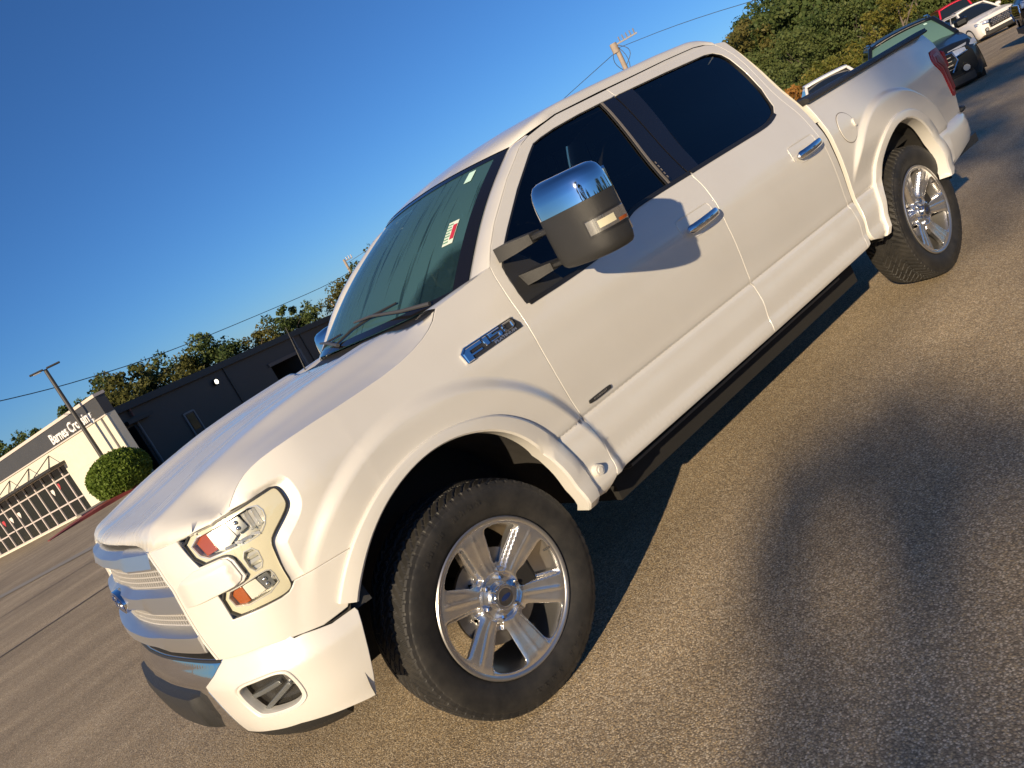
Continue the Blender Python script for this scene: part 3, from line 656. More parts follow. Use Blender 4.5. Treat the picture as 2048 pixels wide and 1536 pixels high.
# outline order: bottom-left start up? build it explicitly as one loop
front_door = (L_(smooth_open([(x+.004,z) for x,z in seam_fd], 1))                                  # down the front seam
  + [(1.20,.486)] + [(x-.003,z) for x,z in L_(smooth_open(split,1))[::-1] if z < 1.305]                 # along the sill, up the rear seam
  + [(1.850,1.310)] + win_low_f[::-1][1:]                                                            # forward along the belt
  + win_front[::-1][1:]                                                                              # up the front of the opening
  + [p for p in win_top if 1.26 < p[0] < 1.80 and p[1] > 1.6] + [(1.876,1.782),(1.878,1.822)]        # back along its top
  + [(x,z-.004) for x,z in roofgap[4::-1]] + [(1.008,1.651),(.801,1.518),(.712,1.449)])
fdoor, fdoor_r = panel('front_door', front_door, P, M['paint'], T, rows=ZROWS, twin=True)
spl_low = [(x+.004,z) for x,z in L_(smooth_open(split,1)) if z < 1.305]
rear_door = (spl_low + [(2.35,.486)] + [(x,z) for x,z in L_(smooth_open(seamA,1))[::-1]]
  + [(x,z-.004) for x,z in roofgap[9:5:-1]] + [(1.884,1.823),(1.882,1.782)]
  + [p for p in win_top if p[0] > 1.95] + [(1.862,1.310)])
rdoor, rdoor_r = panel('rear_door', rear_door, P, M['paint'], T, rows=ZROWS, twin=True)
# cab strip behind the rear door
cabr = [(2.898,1.30),(2.908,1.15),(2.920,.95),(2.932,.80),(2.940,.712),(2.928,.610),(2.893,.500)]
strip = [(x+.005,z) for x,z in L_(smooth_open(seamA,1))] + cabr[::-1] + [(2.900,1.354),(2.885,1.50),(2.872,1.698),(2.868,1.80),(2.795,1.812)]
panel('cab_corner', strip, P, M['paint'], T, rows=ZROWS, twin=True, step=.016)
# ---- side glass, pillar covers, weather strips
Pg = Poff(-.012)
fg = win_low_f[:-2] + [(1.700,1.31),(1.765,1.781)] + [p for p in win_top if 1.26 < p[0] < 1.75 and p[1] > 1.6][::-1] + win_front[:-1]
glass_f, gfr = panel('window_glass', fg, Pg, M['front_glass'], fdoor, rows=None, step=.06, roll=(.004,.006), twin=True)
gfr.parent = fdoor_r
rg = [p for p in win_top if p[0] > 2.0][::-1] + [(2.02,1.782),(1.955,1.312)]
glass_r, grr = panel('window_glass', rg[::-1], Pg, M['privacy'], rdoor, step=.06, roll=(.004,.006), twin=True); grr.parent = rdoor_r
Pp = Poff(-.006)
o1, o2 = panel('pillar_cover', [(1.712,1.31),(1.850,1.31),(1.872,1.783),(1.775,1.781)], Pp, M['gloss_black'], fdoor, step=.05, roll=(.002,.006), twin=True); o2.parent = fdoor_r
o1, o2 = panel('pillar_cover', [(1.862,1.31),(1.950,1.312),(2.015,1.783),(1.884,1.783)], Pp, M['gloss_black'], rdoor, step=.05, roll=(.002,.006), twin=True); o2.parent = rdoor_r
def strip_on(name, pts, w, off, m, parent, h=.006, n=None, twin=True):
    pts = resamp(smooth_open(pts, 1), n or max(8, len(pts)*3)); t = np.gradient(pts, axis=0); t /= np.linalg.norm(t, axis=1)[:,None]+1e-9; q = np.stack([-t[:,1], t[:,0]], 1)*w*.5
    a = pts+q; b = pts-q
    rings = [[P(*a[i], off-h), P(*a[i], off), P(*b[i], off), P(*b[i], off-h)] for i in range(len(pts))]
    mb = MB().loft([[tuple(p) for p in r] for r in rings]); o = mb.build(name, m, parent, 40)
    if twin: return o, mirror_y(o)
    return o
strip_on('window_strip', [(1.700,1.31),(1.738,1.55),(1.768,1.781)], .022, -.002, M['rubber_seal'], fdoor)
M['grey_strip'] = simple('plain_grey_strip', (.16, .145, .13), .5)
strip_on('window_strip', [(1.706,1.312),(1.744,1.56),(1.771,1.776)], .013, .0005, M['grey_strip'], fdoor)  # thin grey line on the seal: its reflection put in as colour
strip_on('belt_strip', [(x, z+.004) for x, z in win_low_f], .016, .004, M['rubber_seal'], fdoor, .014)
strip_on('belt_strip', [(1.865,1.314),(2.06,1.316),(2.365,1.318),(2.513,1.319),(2.608,1.326),(2.690,1.349)], .016, .004, M['rubber_seal'], rdoor, .014)
strip_on('window_seal', [(x, z) for x, z in win_front], .020, -.003, M['rubber_seal'], fdoor, .012)
strip_on('window_seal', [p for p in win_top if p[0] < 1.8], .014, -.003, M['rubber_seal'], fdoor, .012)
strip_on('window_seal', [p for p in win_top if p[0] > 2.0 and p[1] > 1.34], .014, -.003, M['rubber_seal'], rdoor, .012)
# mirror sail: black triangle at the front of the door window
o1, o2 = panel('mirror_sail', [(.655,1.213),(.76,1.210),(.87,1.213),(.83,1.30),(.765,1.41),(.705,1.393),(.672,1.34),(.655,1.26)], Poff(.002), M['black'], fdoor, step=.04, twin=True); o2.parent = fdoor_r
# keypad on the pillar
kp = panel('keypad', [(1.716,1.335),(1.728,1.335),(1.745,1.44),(1.733,1.44)], Poff(.006), M['gloss_black'], fdoor, step=.03, roll=(.001,.01))
for k in range(5):
    c = np.array([1.7245+.0105*k*.30, 1.350+.019*k]); mb = MB(); mb.prism([(c[0]-.003,c[1]-.006),(c[0]+.003,c[1]-.006),(c[0]+.004,c[1]+.005),(c[0]-.002,c[1]+.005)], lambda u,v,d: tuple(P(u,v,d)), .0065, .0075)
    mb.build('key', M['grey_strip'], kp)
# ---- door handles
def handle(door, s0, z0, parent):
    # sunk cup
    rr = chaikin([(s0-.135,z0-.052),(s0+.10,z0-.052),(s0+.125,z0-.035),(s0+.125,z0+.04),(s0+.10,z0+.055),(s0-.125,z0+.055),(s0-.14,z0+.035)], 2)
    def cup(s, z):
        q = np.minimum(np.minimum(s-(s0-.14), (s0+.125)-s), np.minimum(z-(z0-.055), (z0+.056)-z))
        return P(s, z, .0025-.024*sst(.004, .034, q))
    a, b = panel('handle_recess', L_(rr), cup, M['paint'], parent, step=.012, roll=(.002,.004), twin=True); b.parent = fdoor_r if parent is fdoor else rdoor_r
    n = 22; rings = []
    for i in range(n):
        t = i/(n-1); s = s0-.115+.235*t; zc = z0-.010+.010*t
        w = .0195*(1 if .02 < t < .98 else .5); lift = .012+.030*math.sin(math.pi*min(1, max(0, t)))**.35
        if t < .16: lift = .018+.02*t/.16
        rings.append([tuple(P(s, zc+w*math.cos(u), lift+.011*math.sin(u)*(1.0 if 0 < math.sin(u) else .8))) for u in np.linspace(0, 2*math.pi, 13)[:-1]])
    mb = MB().loft(rings); o = mb.build('door_handle', M['chrome'], parent, 50); m2 = mirror_y(o, fdoor_r if parent is fdoor else rdoor_r)
handle(fdoor, 1.695, 1.117, fdoor); handle(rdoor, 2.690, 1.122, rdoor)
# ---- bed side
bedf = [(2.962,1.318),(2.964,1.219),(2.964,1.118),(2.972,.945),(2.982,.747),(2.972,.663),(2.941,.530),(2.951,.505),(3.06,.468)]
tail = [(4.487,1.191),(4.66,1.194),(4.72,1.19),(4.72,.86),(4.581,.862),(4.532,.977),(4.520,1.043),(4.447,1.105),(4.437,1.140)]
bed = bedf + archR + [(4.13,.56),(4.175,.66),(4.235,.752),(4.640,.752),(4.640,.862)] + [(4.578,.866),(4.529,.977),(4.517,1.041),(4.444,1.102),(4.433,1.142),(4.484,1.195),(4.660,1.197),(4.665,1.22),(4.625,1.318)]
bside, bside_r = panel('bed_side', bed, P, M['paint'], T, rows=ZROWS, twin=True, extra=EXR)
# rear corner that carries the skin round to the tailgate
def tailrnd(s, z):
    q = P(s, z); e = np.clip((np.asarray(s)-4.58)/.16, 0, 1); q[...,1] += .07*e**2; return q
# tail lamp
def tl_surf(s, z):
    q = P(s, z, .004); e = np.clip((np.asarray(s)-4.56)/.18, 0, 1.2); q[...,1] += .030*e**2; return q
lamp, lamp2 = panel('tail_light', chaikin([tail[i] for i in (0,1,2,3,4,5,6,7,8)], 1), tl_surf, M['red_lens'], T, step=.02, roll=(.003,.03), twin=True)
in_ = [(4.500,1.165),(4.60,1.168),(4.60,1.125),(4.635,1.06),(4.635,.89),(4.598,.89),(4.556,.98),(4.545,1.06),(4.475,1.118)]
ll = [(4.52,1.150),(4.575,1.150),(4.585,1.115),(4.615,1.05),(4.622,.905),(4.606,.905),(4.572,.985),(4.560,1.065),(4.50,1.115)]
M['lens_pink'] = simple('pale_lens_bar', (.34, .11, .12), .4, spec=.2)
a, b = panel('lens_bar', in_, lambda s, z: tl_surf(s, z)+np.array([0,-.003,0]), M['lens_pink'], lamp, step=.02, roll=(.001,.003), twin=True); b.parent = lamp2
a, b = panel('lens_core', ll, lambda s, z: tl_surf(s, z)+np.array([0,-.006,0]), M['dark_red'], lamp, step=.02, roll=(.001,.004), twin=True); b.parent = lamp2
# bulging inner part of the lamp, on the tailgate side
mb = MB().box((4.68,-.925,1.03),(4.752,-.80,1.165),.02).box((4.68,-.915,.88),(4.748,-.80,1.02),.02); o = mb.build('lens_boss', M['red_lens'], lamp, 40); mirror_y(o, lamp2)
# rails, box, tailgate
railpath = [(x, -.905, 1.335) for x in np.linspace(2.955, 4.69, 20)]
mb = MB().loft([[(x,-.945+.03*max(0,(x-4.5)/.2),1.312),(x,-.952+.03*max(0,(x-4.5)/.2),1.320),(x,-.948+.02*max(0,(x-4.4)/.2),1.332),(x,-.932,1.340),(x,-.870,1.340),(x,-.855,1.332),(x,-.855,1.300)] for x in np.linspace(2.952, 4.585, 12)])
o = mb.build('bed_rail', M['black'], T, 35); mirror_y(o)
mb = MB().box((2.955,-.86,.80),(4.66,.86,.83)).box((2.955,-.862,.82),(4.66,-.80,1.33)).box((2.955,.80,.82),(4.66,.862,1.33)).box((2.95,-.80,.82),(2.99,.80,1.33)); mb.build('bed_liner', M['dark'], T)
mb = MB().box((4.655,-.80,.76),(4.72,.80,1.30),.02); tg = mb.build('tailgate', M['paint'], T, 40)
mb = MB().box((4.63,-.84,1.280),(4.725,.84,1.312),.014); mb.build('tailgate_cap', M['black'], T, 40)
# rear bumper
def rb_plan(t):   # t 0 at the arch end .. 1 at the middle of the back
    return None
RBP = smooth_open([(4.175,-.960),(4.45,-.955),(4.62,-.935),(4.74,-.885),(4.80,-.80),(4.83,-.62),(4.84,-.3),(4.84,0)], 2)
RBP = np.vstack([RBP, (RBP*[1,-1])[::-1][1:]]); tt = np.gradient(RBP, axis=0); tt /= np.linalg.norm(tt, axis=1)[:,None]; nn = np.stack([tt[:,1], -tt[:,0]], 1)
prof = [(-.05,.755),(-.008,.748),(.012,.725),(.016,.66),(.012,.60),(-.006,.556),(-.05,.545)]
mb = MB().loft([[(RBP[i,0]+nn[i,0]*o, RBP[i,1]+nn[i,1]*o, z-(.045*sst(4.60,4.15,RBP[i,0]) if z < .62 else 0)) for o, z in prof] for i in range(len(RBP))], False); mb.build('rear_bumper', M['paint'], T, 40)
mb = MB().box((4.60,-.80,.735),(4.86,.80,.765),.01); mb.build('bumper_step', M['black'], T, 40)
mb = MB().box((4.66,-.928,.735),(4.735,-.84,.774),.012); o = mb.build('bumper_cap', M['black'], T, 40); mirror_y(o)
mb = MB().box((4.30,-.90,.50),(4.80,.90,.56)); mb.build('bumper_underside', M['black'], T)
# fuel door
th = np.linspace(0, 2*np.pi, 41)[:-1]
fo = [(3.142+.083*math.cos(a), 1.095+.083*math.sin(a)) for a in th]
fdl = panel('fuel_door', fo, Poff(.0035), M['paint'], bside, step=.02, roll=(.002,.006))
strip_on('door_gap', [(3.142+.0875*math.cos(a), 1.095+.0875*math.sin(a)) for a in np.linspace(0, 2*np.pi, 60)], .0035, .0012, M['grey_strip'], bside, .003, n=90, twin=False)
mb = MB().prism(L_(chaikin([(3.205,1.075),(3.232,1.078),(3.236,1.118),(3.207,1.122)], 2)), lambda u,v,d: tuple(P(u,v,d)), .001, .012); mb.build('finger_tab', M['paint'], fdl, 40)
# ---- arch flares
def flare(A, B, name):
    nb = len(A); rings = []
    for k in range(nb):
        pa, pb = A[k], B[k]; m1 = pa*.80+pb*.20; m2 = pa*.30+pb*.70; back = pb*1.0
        mix = lambda t: tuple(pa*(1-t)+pb*t)
        r = [P(*pa, -.012), P(*pa, .009), P(*mix(.10), .015), P(*mix(.50), .0195), P(*mix(.88), .021), P(*mix(1.0), .015), P(*pb, -.03)+np.array([0,.02,0]), P(*mix(.4), -.04)]
        rings.append([tuple(q) for q in r])
    mb = MB().loft(rings); ob = mb.build(name, M['paint'], T, 28); mirror_y(ob); return ob
fl1 = flare(AF_O, AF_I, 'wheel_arch_flare'); fl2 = flare(AR_O, AR_I, 'wheel_arch_flare')
mb = MB().tube([tuple(P(.552,.557,.0)), tuple(P(.552,.557,.022))], [.024,.020], 20).tube([tuple(P(.552,.557,.02)), tuple(P(.552,.557,.026))], [.012,.011], 14); mb.build('parking_sensor', M['paint'], T, 40)
# wheel wells
for cx, cz, R in ((0., .46, .535), (3.60, .46, .515)):
    th = np.linspace(-.02, math.pi+.02, 40)
    for sgn in (-1, 1):
        G = np.array([[(cx+R*math.cos(a)*(1-.02*k), sgn*(.955-.11*k), cz+R*math.sin(a)*(1-.02*k)) for a in th] for k in range(5)])
        Gi = np.array([[(cx+R*math.cos(a)*.92*q, sgn*.515, cz+R*math.sin(a)*.92*q) for a in th] for q in (1., .5, .05)])
        sheet('wheel_well', np.concatenate([G, Gi], 0), M['liner'], T)
# body core: keeps daylight out of the panel gaps
ish = Poff(-.04)
core = [(.45,.60),(.60,.52),(3.0,.52),(3.08,.62),(3.08,1.28),(.45,1.28)]
panel('body_core', core, ish, M['dark'], T, step=.1, twin=True)
panel('body_core', [(3.05,1.0),(3.25,1.06),(3.5,1.09),(3.75,1.09),(4.0,1.0),(4.15,.80),(4.6,.80),(4.55,1.26),(3.05,1.28)], ish, M['dark'], T, step=.1, twin=True)
panel('body_core', [(-.52,.92),(-.40,1.0),(-.2,1.06),(0,1.09),(.25,1.06),(.42,.95),(.5,.9),(.5,1.24),(-.1,1.23),(-.5,1.2)], Poff(-.05), M['dark'], T, step=.1, twin=True)
mb = MB().box((.75,-.80,.30),(2.95,.80,.52)).box((-.62,-.50,.36),(.80,.50,.95)).box((2.9,-.48,.36),(4.6,.48,.78)).box((.55,-.86,.44),(2.98,.86,.56))
mb.build('chassis', M['dark'], T)
M['step_edge'] = simple('step_edge', (.11,.092,.072), .6)
mb = MB().box((.80,-.868,.408),(2.70,-.78,.436),.008); o = mb.build('running_board', M['dark'], T, 40); mirror_y(o)
mb = MB().box((.82,-.8715,.413),(2.68,-.8675,.424)); o = mb.build('board_edge', M['step_edge'], T); mirror_y(o)
mb = MB().box((.66,-.900,.450),(2.86,-.80,.474)); o = mb.build('sill_trim', M['dark'], T); mirror_y(o)
mb = MB().tube([(0,-.80,.405),(0,.80,.405)], .05, 10).tube([(3.683,-.80,.405),(3.683,.80,.405)], .06, 10).tube([(.2,-.2,.33),(3.683,-.02,.40)], .05, 10)
mb.build('axle', M['dark'], T)
# ---- headlight
M['light_guide'] = simple('pale_light_guide', (.66,.62,.46), .3, .0, coat=.4)
hl_in = chaikin(headl, 1)
hsg, hsg2 = panel('headlight', L_(hl_in), Poff(-.046), M['lamp_housing'], T, step=.02, roll=(.001,.01), twin=True)
def on_lamp(name, poly, off, m, step=.015, roll=(.001,.012), ch=0):
    a, b = panel(name, L_(chaikin(poly, ch)) if ch else poly, Poff(off), m, hsg, step=step, roll=roll, twin=True); b.parent = hsg2; return a
M['reflect_white'] = simple('lamp_diffuser', (.80,.78,.70), .35, .1, coat=.6)
M['lamp_dark'] = simple('lamp_dark_trim', (.22,.23,.235), .25, .5); M['bowl'] = simple('bright_bowl', (.78,.78,.76), .20, .55)
# dark rim between lens and body
rim = MB()
def rim_ring(pts, w, off, h):
    n = len(pts); p = np.array(pts); t = np.roll(p,-1,0)-np.roll(p,1,0); t /= np.linalg.norm(t, axis=1)[:,None]; q = np.stack([-t[:,1], t[:,0]], 1)*w
    if (.5*np.sum(p[:,0]*np.roll(p[:,1],-1)-np.roll(p[:,0],-1)*p[:,1])) < 0: q = -q
    rings = [[tuple(P(*p[i], off-h)), tuple(P(*p[i], off)), tuple(P(*(p[i]+q[i]), off)), tuple(P(*(p[i]+q[i]), off-h))] for i in range(n)]
    return MB().loft(rings+[rings[0]], True, False)
dn = dense(hl_in, .012); r_ = rim_ring(dn, .0055, -.0055, .012).build('lens_gasket', M['rubber_seal'], hsg, 40); mirror_y(r_, hsg2)
UPW = chaikin([(-.822,1.124),(-.64,1.132),(-.552,1.136),(-.538,1.100),(-.562,1.064),(-.600,1.050),(-.700,1.056),(-.784,1.060)], 1)
LOW = chaikin([(-.774,.944),(-.70,.947),(-.628,.953),(-.610,.945),(-.610,.892),(-.757,.886)], 1)
MIDW = chaikin([(-.664,1.030),(-.615,1.028),(-.620,.968),(-.660,.966)], 1)
cc_ = hl_in.mean(0)
def shrink(pts, d):
    q = np.array(pts); t = np.roll(q,-1,0)-np.roll(q,1,0); t /= np.linalg.norm(t, axis=1)[:,None]; n_ = np.stack([-t[:,1], t[:,0]], 1)
    if .5*np.sum(q[:,0]*np.roll(q[:,1],-1)-np.roll(q[:,0],-1)*q[:,1]) < 0: n_ = -n_
    return q+n_*d
a_, b_2 = panel('light_guide', L_(shrink(hl_in, .0065)), Poff(-.015), M['light_guide'], hsg, step=.015, roll=(.001,.02), holes=[L_(UPW), L_(LOW), L_(MIDW)], twin=True); b_2.parent = hsg2
for wn_ in (UPW, LOW, MIDW):
    o = rim_ring(wn_, -.0035, -.0135, .034).build('chrome_edge', M['bowl'], hsg, 40); mirror_y(o, hsg2)
def tilt(s0, z0, off0, ks, kz): return lambda s, z: P(s, z, off0+ks*(np.asarray(s)-s0)+kz*(np.asarray(z)-z0))
def lamp_part(name, poly, surf, m, roll=(.0015,.012), step=.012):
    a, b = panel(name, poly, surf, m, hsg, step=step, roll=roll, twin=True); b.parent = hsg2; return a
lamp_part('amber_reflector', [(-.806,1.118),(-.748,1.122),(-.728,1.070),(-.776,1.066)], tilt(-.77,1.09,-.026,.05,0), M['amber'])
lamp_part('amber_reflector', [(-.766,.938),(-.722,.940),(-.716,.894),(-.752,.892)], tilt(-.74,.915,-.026,.05,0), M['amber'])
lamp_part('reflector', [(-.742,1.121),(-.668,1.125),(-.655,1.078),(-.690,1.062),(-.722,1.066)], tilt(-.70,1.09,-.026,-.10,0), M['reflect_white'])
lamp_part('reflector', [(-.716,.940),(-.672,.943),(-.660,.900),(-.710,.895)], tilt(-.69,.915,-.027,-.10,0), M['reflect_white'])
for poly, c in (([(-.662,1.124),(-.618,1.127),(-.606,1.088),(-.648,1.080)], (-.634,1.105)), ([(-.664,.942),(-.628,.945),(-.622,.904),(-.652,.900)], (-.643,.922))):
    pj = lamp_part('projector', poly, tilt(c[0],c[1],-.024,0,0), M['lamp_dark'])
    for dz in (-.008, .009):
        th = np.linspace(0, 2*np.pi, 13)[:-1]; o = MB().loft([[tuple(P(c[0]+.0065*k*math.cos(a), c[1]+dz+.0065*k*math.sin(a), of)) for a in th] for k, of in ((1,-.024),(.9,-.019),(.5,-.017))]).build('lamp_bulb', M['mirror_silver'], pj, True); mirror_y(o)
for k in range(5):
    s0 = -.608+.0125*k; lamp_part('reflector_facet', [(s0,1.126),(s0+.0122,1.127),(s0+.0122,1.075),(s0,1.070)], tilt(s0+.006,1.1,-.030,(-1.1 if k % 2 else .9),.25), M['bowl'], roll=(.0002,.004))
for k in range(4):
    s0 = -.70+.030*k; lamp_part('reflector_facet', [(s0,1.066),(s0+.0295,1.062),(s0+.0295,1.054),(s0,1.060)], tilt(s0+.015,1.06,-.022,(.5 if k % 2 else -.6),-.9), M['bowl'], roll=(.0002,.004))
for k in range(3): lamp_part('reflector_facet', [(-.628+.006*k,.942-.016*k),(-.613,.943-.016*k),(-.613,.928-.016*k),(-.628+.004*k,.927-.016*k)], tilt(-.62,.93-.016*k,-.028,.4,(1. if k % 2 else -1.)), M['bowl'], roll=(.0002,.004))
M['crystal'] = simple('ribbed_crystal', (.66,.66,.60), .15, .4, coat=.6)
for k in range(6): lamp_part('crystal_rib', [(-.661,.968+.0102*k),(-.618,.968+.0102*k),(-.618,.9775+.0102*k),(-.661,.9775+.0102*k)], tilt(-.64,.973+.0102*k,-.026,0,(.8 if k % 2 else -.5)), M['crystal'], roll=(.0003,.006))
on_lamp('lens', L_(hl_in), -.008, M['lens'], step=.03, roll=(.001,.004))
# ---- grille
S2 = 2*SMIN
def bar_path(s0, sec, name, m, n=70, wid=None, parent=None):
    ss = np.linspace(s0, S2-s0, n); mb = MB()
    mb.loft([[tuple(P(s, z, o)) for o, z in sec(abs(s-SMIN)/(s0-SMIN))] for s in ss]); return mb.build(name, m, parent or T, 32)
grille = panel('grille', [(-.925,.772),(-.945,.861),(-.955,.932),(-.962,1.010),(-.998,1.079),(-1.05,1.150),(S2+1.05,1.150),(S2+.998,1.079),(S2+.962,1.01),(S2+.955,.932),(S2+.945,.861),(S2+.925,.772)], Poff(-.085), M['gloss_black'], T, step=.05, roll=(.001,.03))
def b1(t): 
    e = sst(.42, .60, t); return [(-.07,1.142),(-.020,1.146),(.002+.004*e,1.128+.006*e),(.002+.006*e,1.100-.010*e),(-.010+.012*e,1.090-.008*e),(-.07,1.082)]
def b2(t):
    e = sst(.42, .60, t); m_ = sst(.30, .12, t); return [(-.07,1.000+.01*m_),(-.030,1.004+.01*m_),(-.004,.985+.004*e+.01*m_),(-.002,.950-.010*e-.01*m_),(-.014+.012*e,.938-.006*e-.01*m_),(-.07,.930-.01*m_)]
def b3(t):
    e = sst(.42, .60, t); return [(-.07,.866),(-.022,.870),(.012,.852+.004*e),(.012,.818-.010*e),(-.004+.012*e,.806-.006*e),(-.07,.800)]
bar_path(-1.045, b1, 'grille_bar', M['satin'], parent=grille)
bar_path(-.962, b2, 'grille_bar', M['satin'], parent=grille)
bar_path(-.946, b3, 'grille_bar', M['satin'], parent=grille)
# chrome edge line down the inside of the surround
ed_ = resamp([(-1.056,1.136),(-1.006,1.079),(-.969,1.010),(-.963,.932),(-.954,.861),(-.930,.770)], 40)
o = MB().loft([[tuple(P(a[0], a[1], -.03)), tuple(P(a[0], a[1], .004)), tuple(P(a[0]+.010, a[1], .003)), tuple(P(a[0]+.010, a[1], -.03))] for a in ed_]).build('grille_edge', M['paint'], grille, 40); mirror_y(o)
M['mesh_metal'] = simple('mesh_satin', (.60,.58,.55), .35, .45)
for z0, z1, s0 in ((1.000,1.088,-.985),(.862,.940,-.955),(.776,.808,-.938)):
    mb = MB(); n = int(round((S2-2*s0)/-.0215)); ss = np.linspace(s0, S2-s0, n)
    for s in ss: mb.loft([[tuple(P(s-.003, z, -.045)), tuple(P(s-.003, z, -.033)), tuple(P(s+.003, z, -.033)), tuple(P(s+.003, z, -.045))] for z in (z0, (z0+z1)/2, z1)])
    for z in np.arange(z0+.008, z1, .0175): mb.loft([[tuple(P(s, z-.0022, -.047)), tuple(P(s, z-.0022, -.0345)), tuple(P(s, z+.0022, -.0345)), tuple(P(s, z+.0022, -.047))] for s in np.linspace(s0, S2-s0, 60)])
    mb.build('grille_mesh', M['mesh_metal'], grille)
# oval badge
def text_obj(txt, size, m, parent, fn, name='lettering', extr=.002, shear=0., bold=0., sx=1.):
    cu = bpy.data.curves.new(name, 'FONT'); cu.body = txt; cu.size = size; cu.extrude = extr; cu.shear = shear; cu.offset = bold; cu.align_x = 'CENTER'; cu.align_y = 'CENTER'; cu.resolution_u = 2
    t = bpy.data.objects.new(name, cu); COL.objects.link(t); dg = bpy.context.evaluated_depsgraph_get(); dg.update()
    me = bpy.data.meshes.new_from_object(t.evaluated_get(dg)); bpy.data.objects.remove(t)
    for v in me.vertices: v.co = Vector(fn(v.co.x*sx, v.co.y, v.co.z))
    me.materials.clear(); me.materials.append(m)
    me.name = name; return link(bpy.data.objects.new(name, me), parent)
M['badge_blue'] = simple('badge_blue', (.010,.025,.10), .15, coat=.7)
xb = -.876
ov = lambda rx, rz, n=40: [(rx*math.cos(a), rz*math.sin(a)) for a in np.linspace(0, 2*np.pi, n+1)[:-1]]
bd = MB().loft([[(xb+dx, y*k, .962+z*k) for y, z in ov(.115,.046)] for dx, k in ((.06,1.0),(0,1.0),(-.008,.97),(-.009,.90))]).build('oval_badge', M['chrome'], grille, 40)
MB().loft([[(xb+dx, y, .962+z) for y, z in ov(.103,.038)] for dx in (0,-.0105)]).build('badge_field', M['badge_blue'], bd, 40)
text_obj('Ford', .062, M['chrome'], bd, lambda x,y,z: (xb-.012-z, -x, .963+y), shear=.35)
# ---- front bumper
BO = pch([.44,.48,.50,.56,.62,.665,.685,.70,.73,.755,.765,.775], [-.008,-.002,.004,.014,.018,.020,.016,.011,-.002,-.013,-.022,-.05])
def Bsurf(off=0.): 
    def f(s, z):
        s = np.asarray(s, float); z = np.asarray(z, float); r = s < SMIN; sr = np.where(r, S2-s, s)
        x, y = plan(sr); nx, ny = plan_n(sr); o = BO(z)+off-.020*sst(-.66,-.40,sr)
        y_ = y+o*ny; return np.stack([x+o*nx, np.where(r, -y_, y_), z+0*x], -1)
    return f
BROWS = list(np.arange(.46,.66,.02))+[.664,.672,.680,.686,.692,.70,.71,.72,.73,.74,.75,.758,.764,.770]
fog = chaikin([(-.902,.672),(-.78,.680),(-.735,.676),(-.712,.660),(-.705,.586),(-.724,.566),(-.760,.556),(-.868,.560),(-.884,.575),(-.905,.625)], 2)
wb = [(-.927,.765),(-1.000,.720),(-1.082,.677),(-1.060,.600),(-1.028,.495),(-.90,.499),(-.772,.497),(-.622,.470),(-.541,.452),(-.515,.52),(-.493,.590),(-.470,.670),(-.460,.706),(-.463,.716),(-.54,.716),(-.625,.735),(-.655,.738),(-.662,.749),(-.79,.766),(-.84,.764)]
bump1, bump1r = panel('front_bumper', wb, Bsurf(), M['paint'], T, step=.02, rows=BROWS, holes=[L_(fog)], roll=(.003,.03), twin=True)
# chamfer round the fog lamp opening
fr_ = np.array(fog); c0 = fr_.mean(0)
o = MB().loft([[tuple(Bsurf(d)(*(c0+(p-c0)*k))) for p in fr_] for k, d in ((1.13,.0015),(1.11,.0035),(1.00,-.004),(.985,-.03))], True, False).build('fog_bezel', M['paint'], bump1, 60); mirror_y(o, bump1r)
M['fog_black'] = simple('fog_smoke', (.035,.034,.032), .22, .2, coat=.4)
a, b = panel('fog_lamp', L_(c0+(fr_-c0)*1.02), Bsurf(-.045), M['fog_black'], bump1, step=.02, roll=(.001,.01), twin=True); b.parent = bump1r
a, b = panel('fog_reflector', [(-.745,.672),(-.715,.655),(-.712,.60),(-.742,.622)], Bsurf(-.030), M['mirror_silver'], bump1, step=.02, twin=True); b.parent = bump1r
a, b = panel('fog_fin', [(-.742,.625),(-.735,.618),(-.86,.565),(-.868,.570)], Bsurf(-.020), M['lamp_dark'], bump1, step=.02, twin=True); b.parent = bump1r
a, b = panel('fog_fin', [(-.77,.640),(-.765,.632),(-.895,.610),(-.897,.618)], Bsurf(-.026), M['lamp_dark'], bump1, step=.02, twin=True); b.parent = bump1r
a, b = panel('fog_lens', L_(fr_), Bsurf(-.012), M['lens'], bump1, step=.03, roll=(.001,.002), twin=True); b.parent = bump1r
cb = [(-.932,.758),(-1.006,.714),(-1.090,.676),(-1.067,.600),(-1.036,.495)]
cbn = cb+[(S2-x, z) for x, z in cb[::-1]]
cbump = panel('bumper_centre', cbn[::-1], Bsurf(.001), M['chrome'], T, step=.02, rows=BROWS, roll=(.003,.03))
top = MB().loft([[tuple(Bsurf(-.16)(s, .766)), tuple(Bsurf(-.03)(s, .766)), tuple(Bsurf(.004)(s, .757)), tuple(Bsurf(.004)(s, .750)), tuple(Bsurf(-.03)(s,.745)), tuple(Bsurf(-.16)(s,.745))] for s in np.linspace(-.945, S2+.945, 50)]); top.build('bumper_step_pad', M['black'], T, 40)
pd = MB(); pd.loft([[tuple(Bsurf(-.02)(s, .648)), tuple(Bsurf(.026*e)(s, .634)), tuple(Bsurf(.034*e)(s, .600)), tuple(Bsurf(.030*e)(s, .520)), tuple(Bsurf(.012*e)(s, .497)), tuple(Bsurf(-.03)(s, .490))] for s, e in [(x, float(sst(-1.175,-1.235,x) if x > SMIN else sst(-1.175,-1.235,S2-x))) for x in np.linspace(-1.175, S2+1.175, 60)]]); pd.build('bumper_pad', M['black'], T, 30)
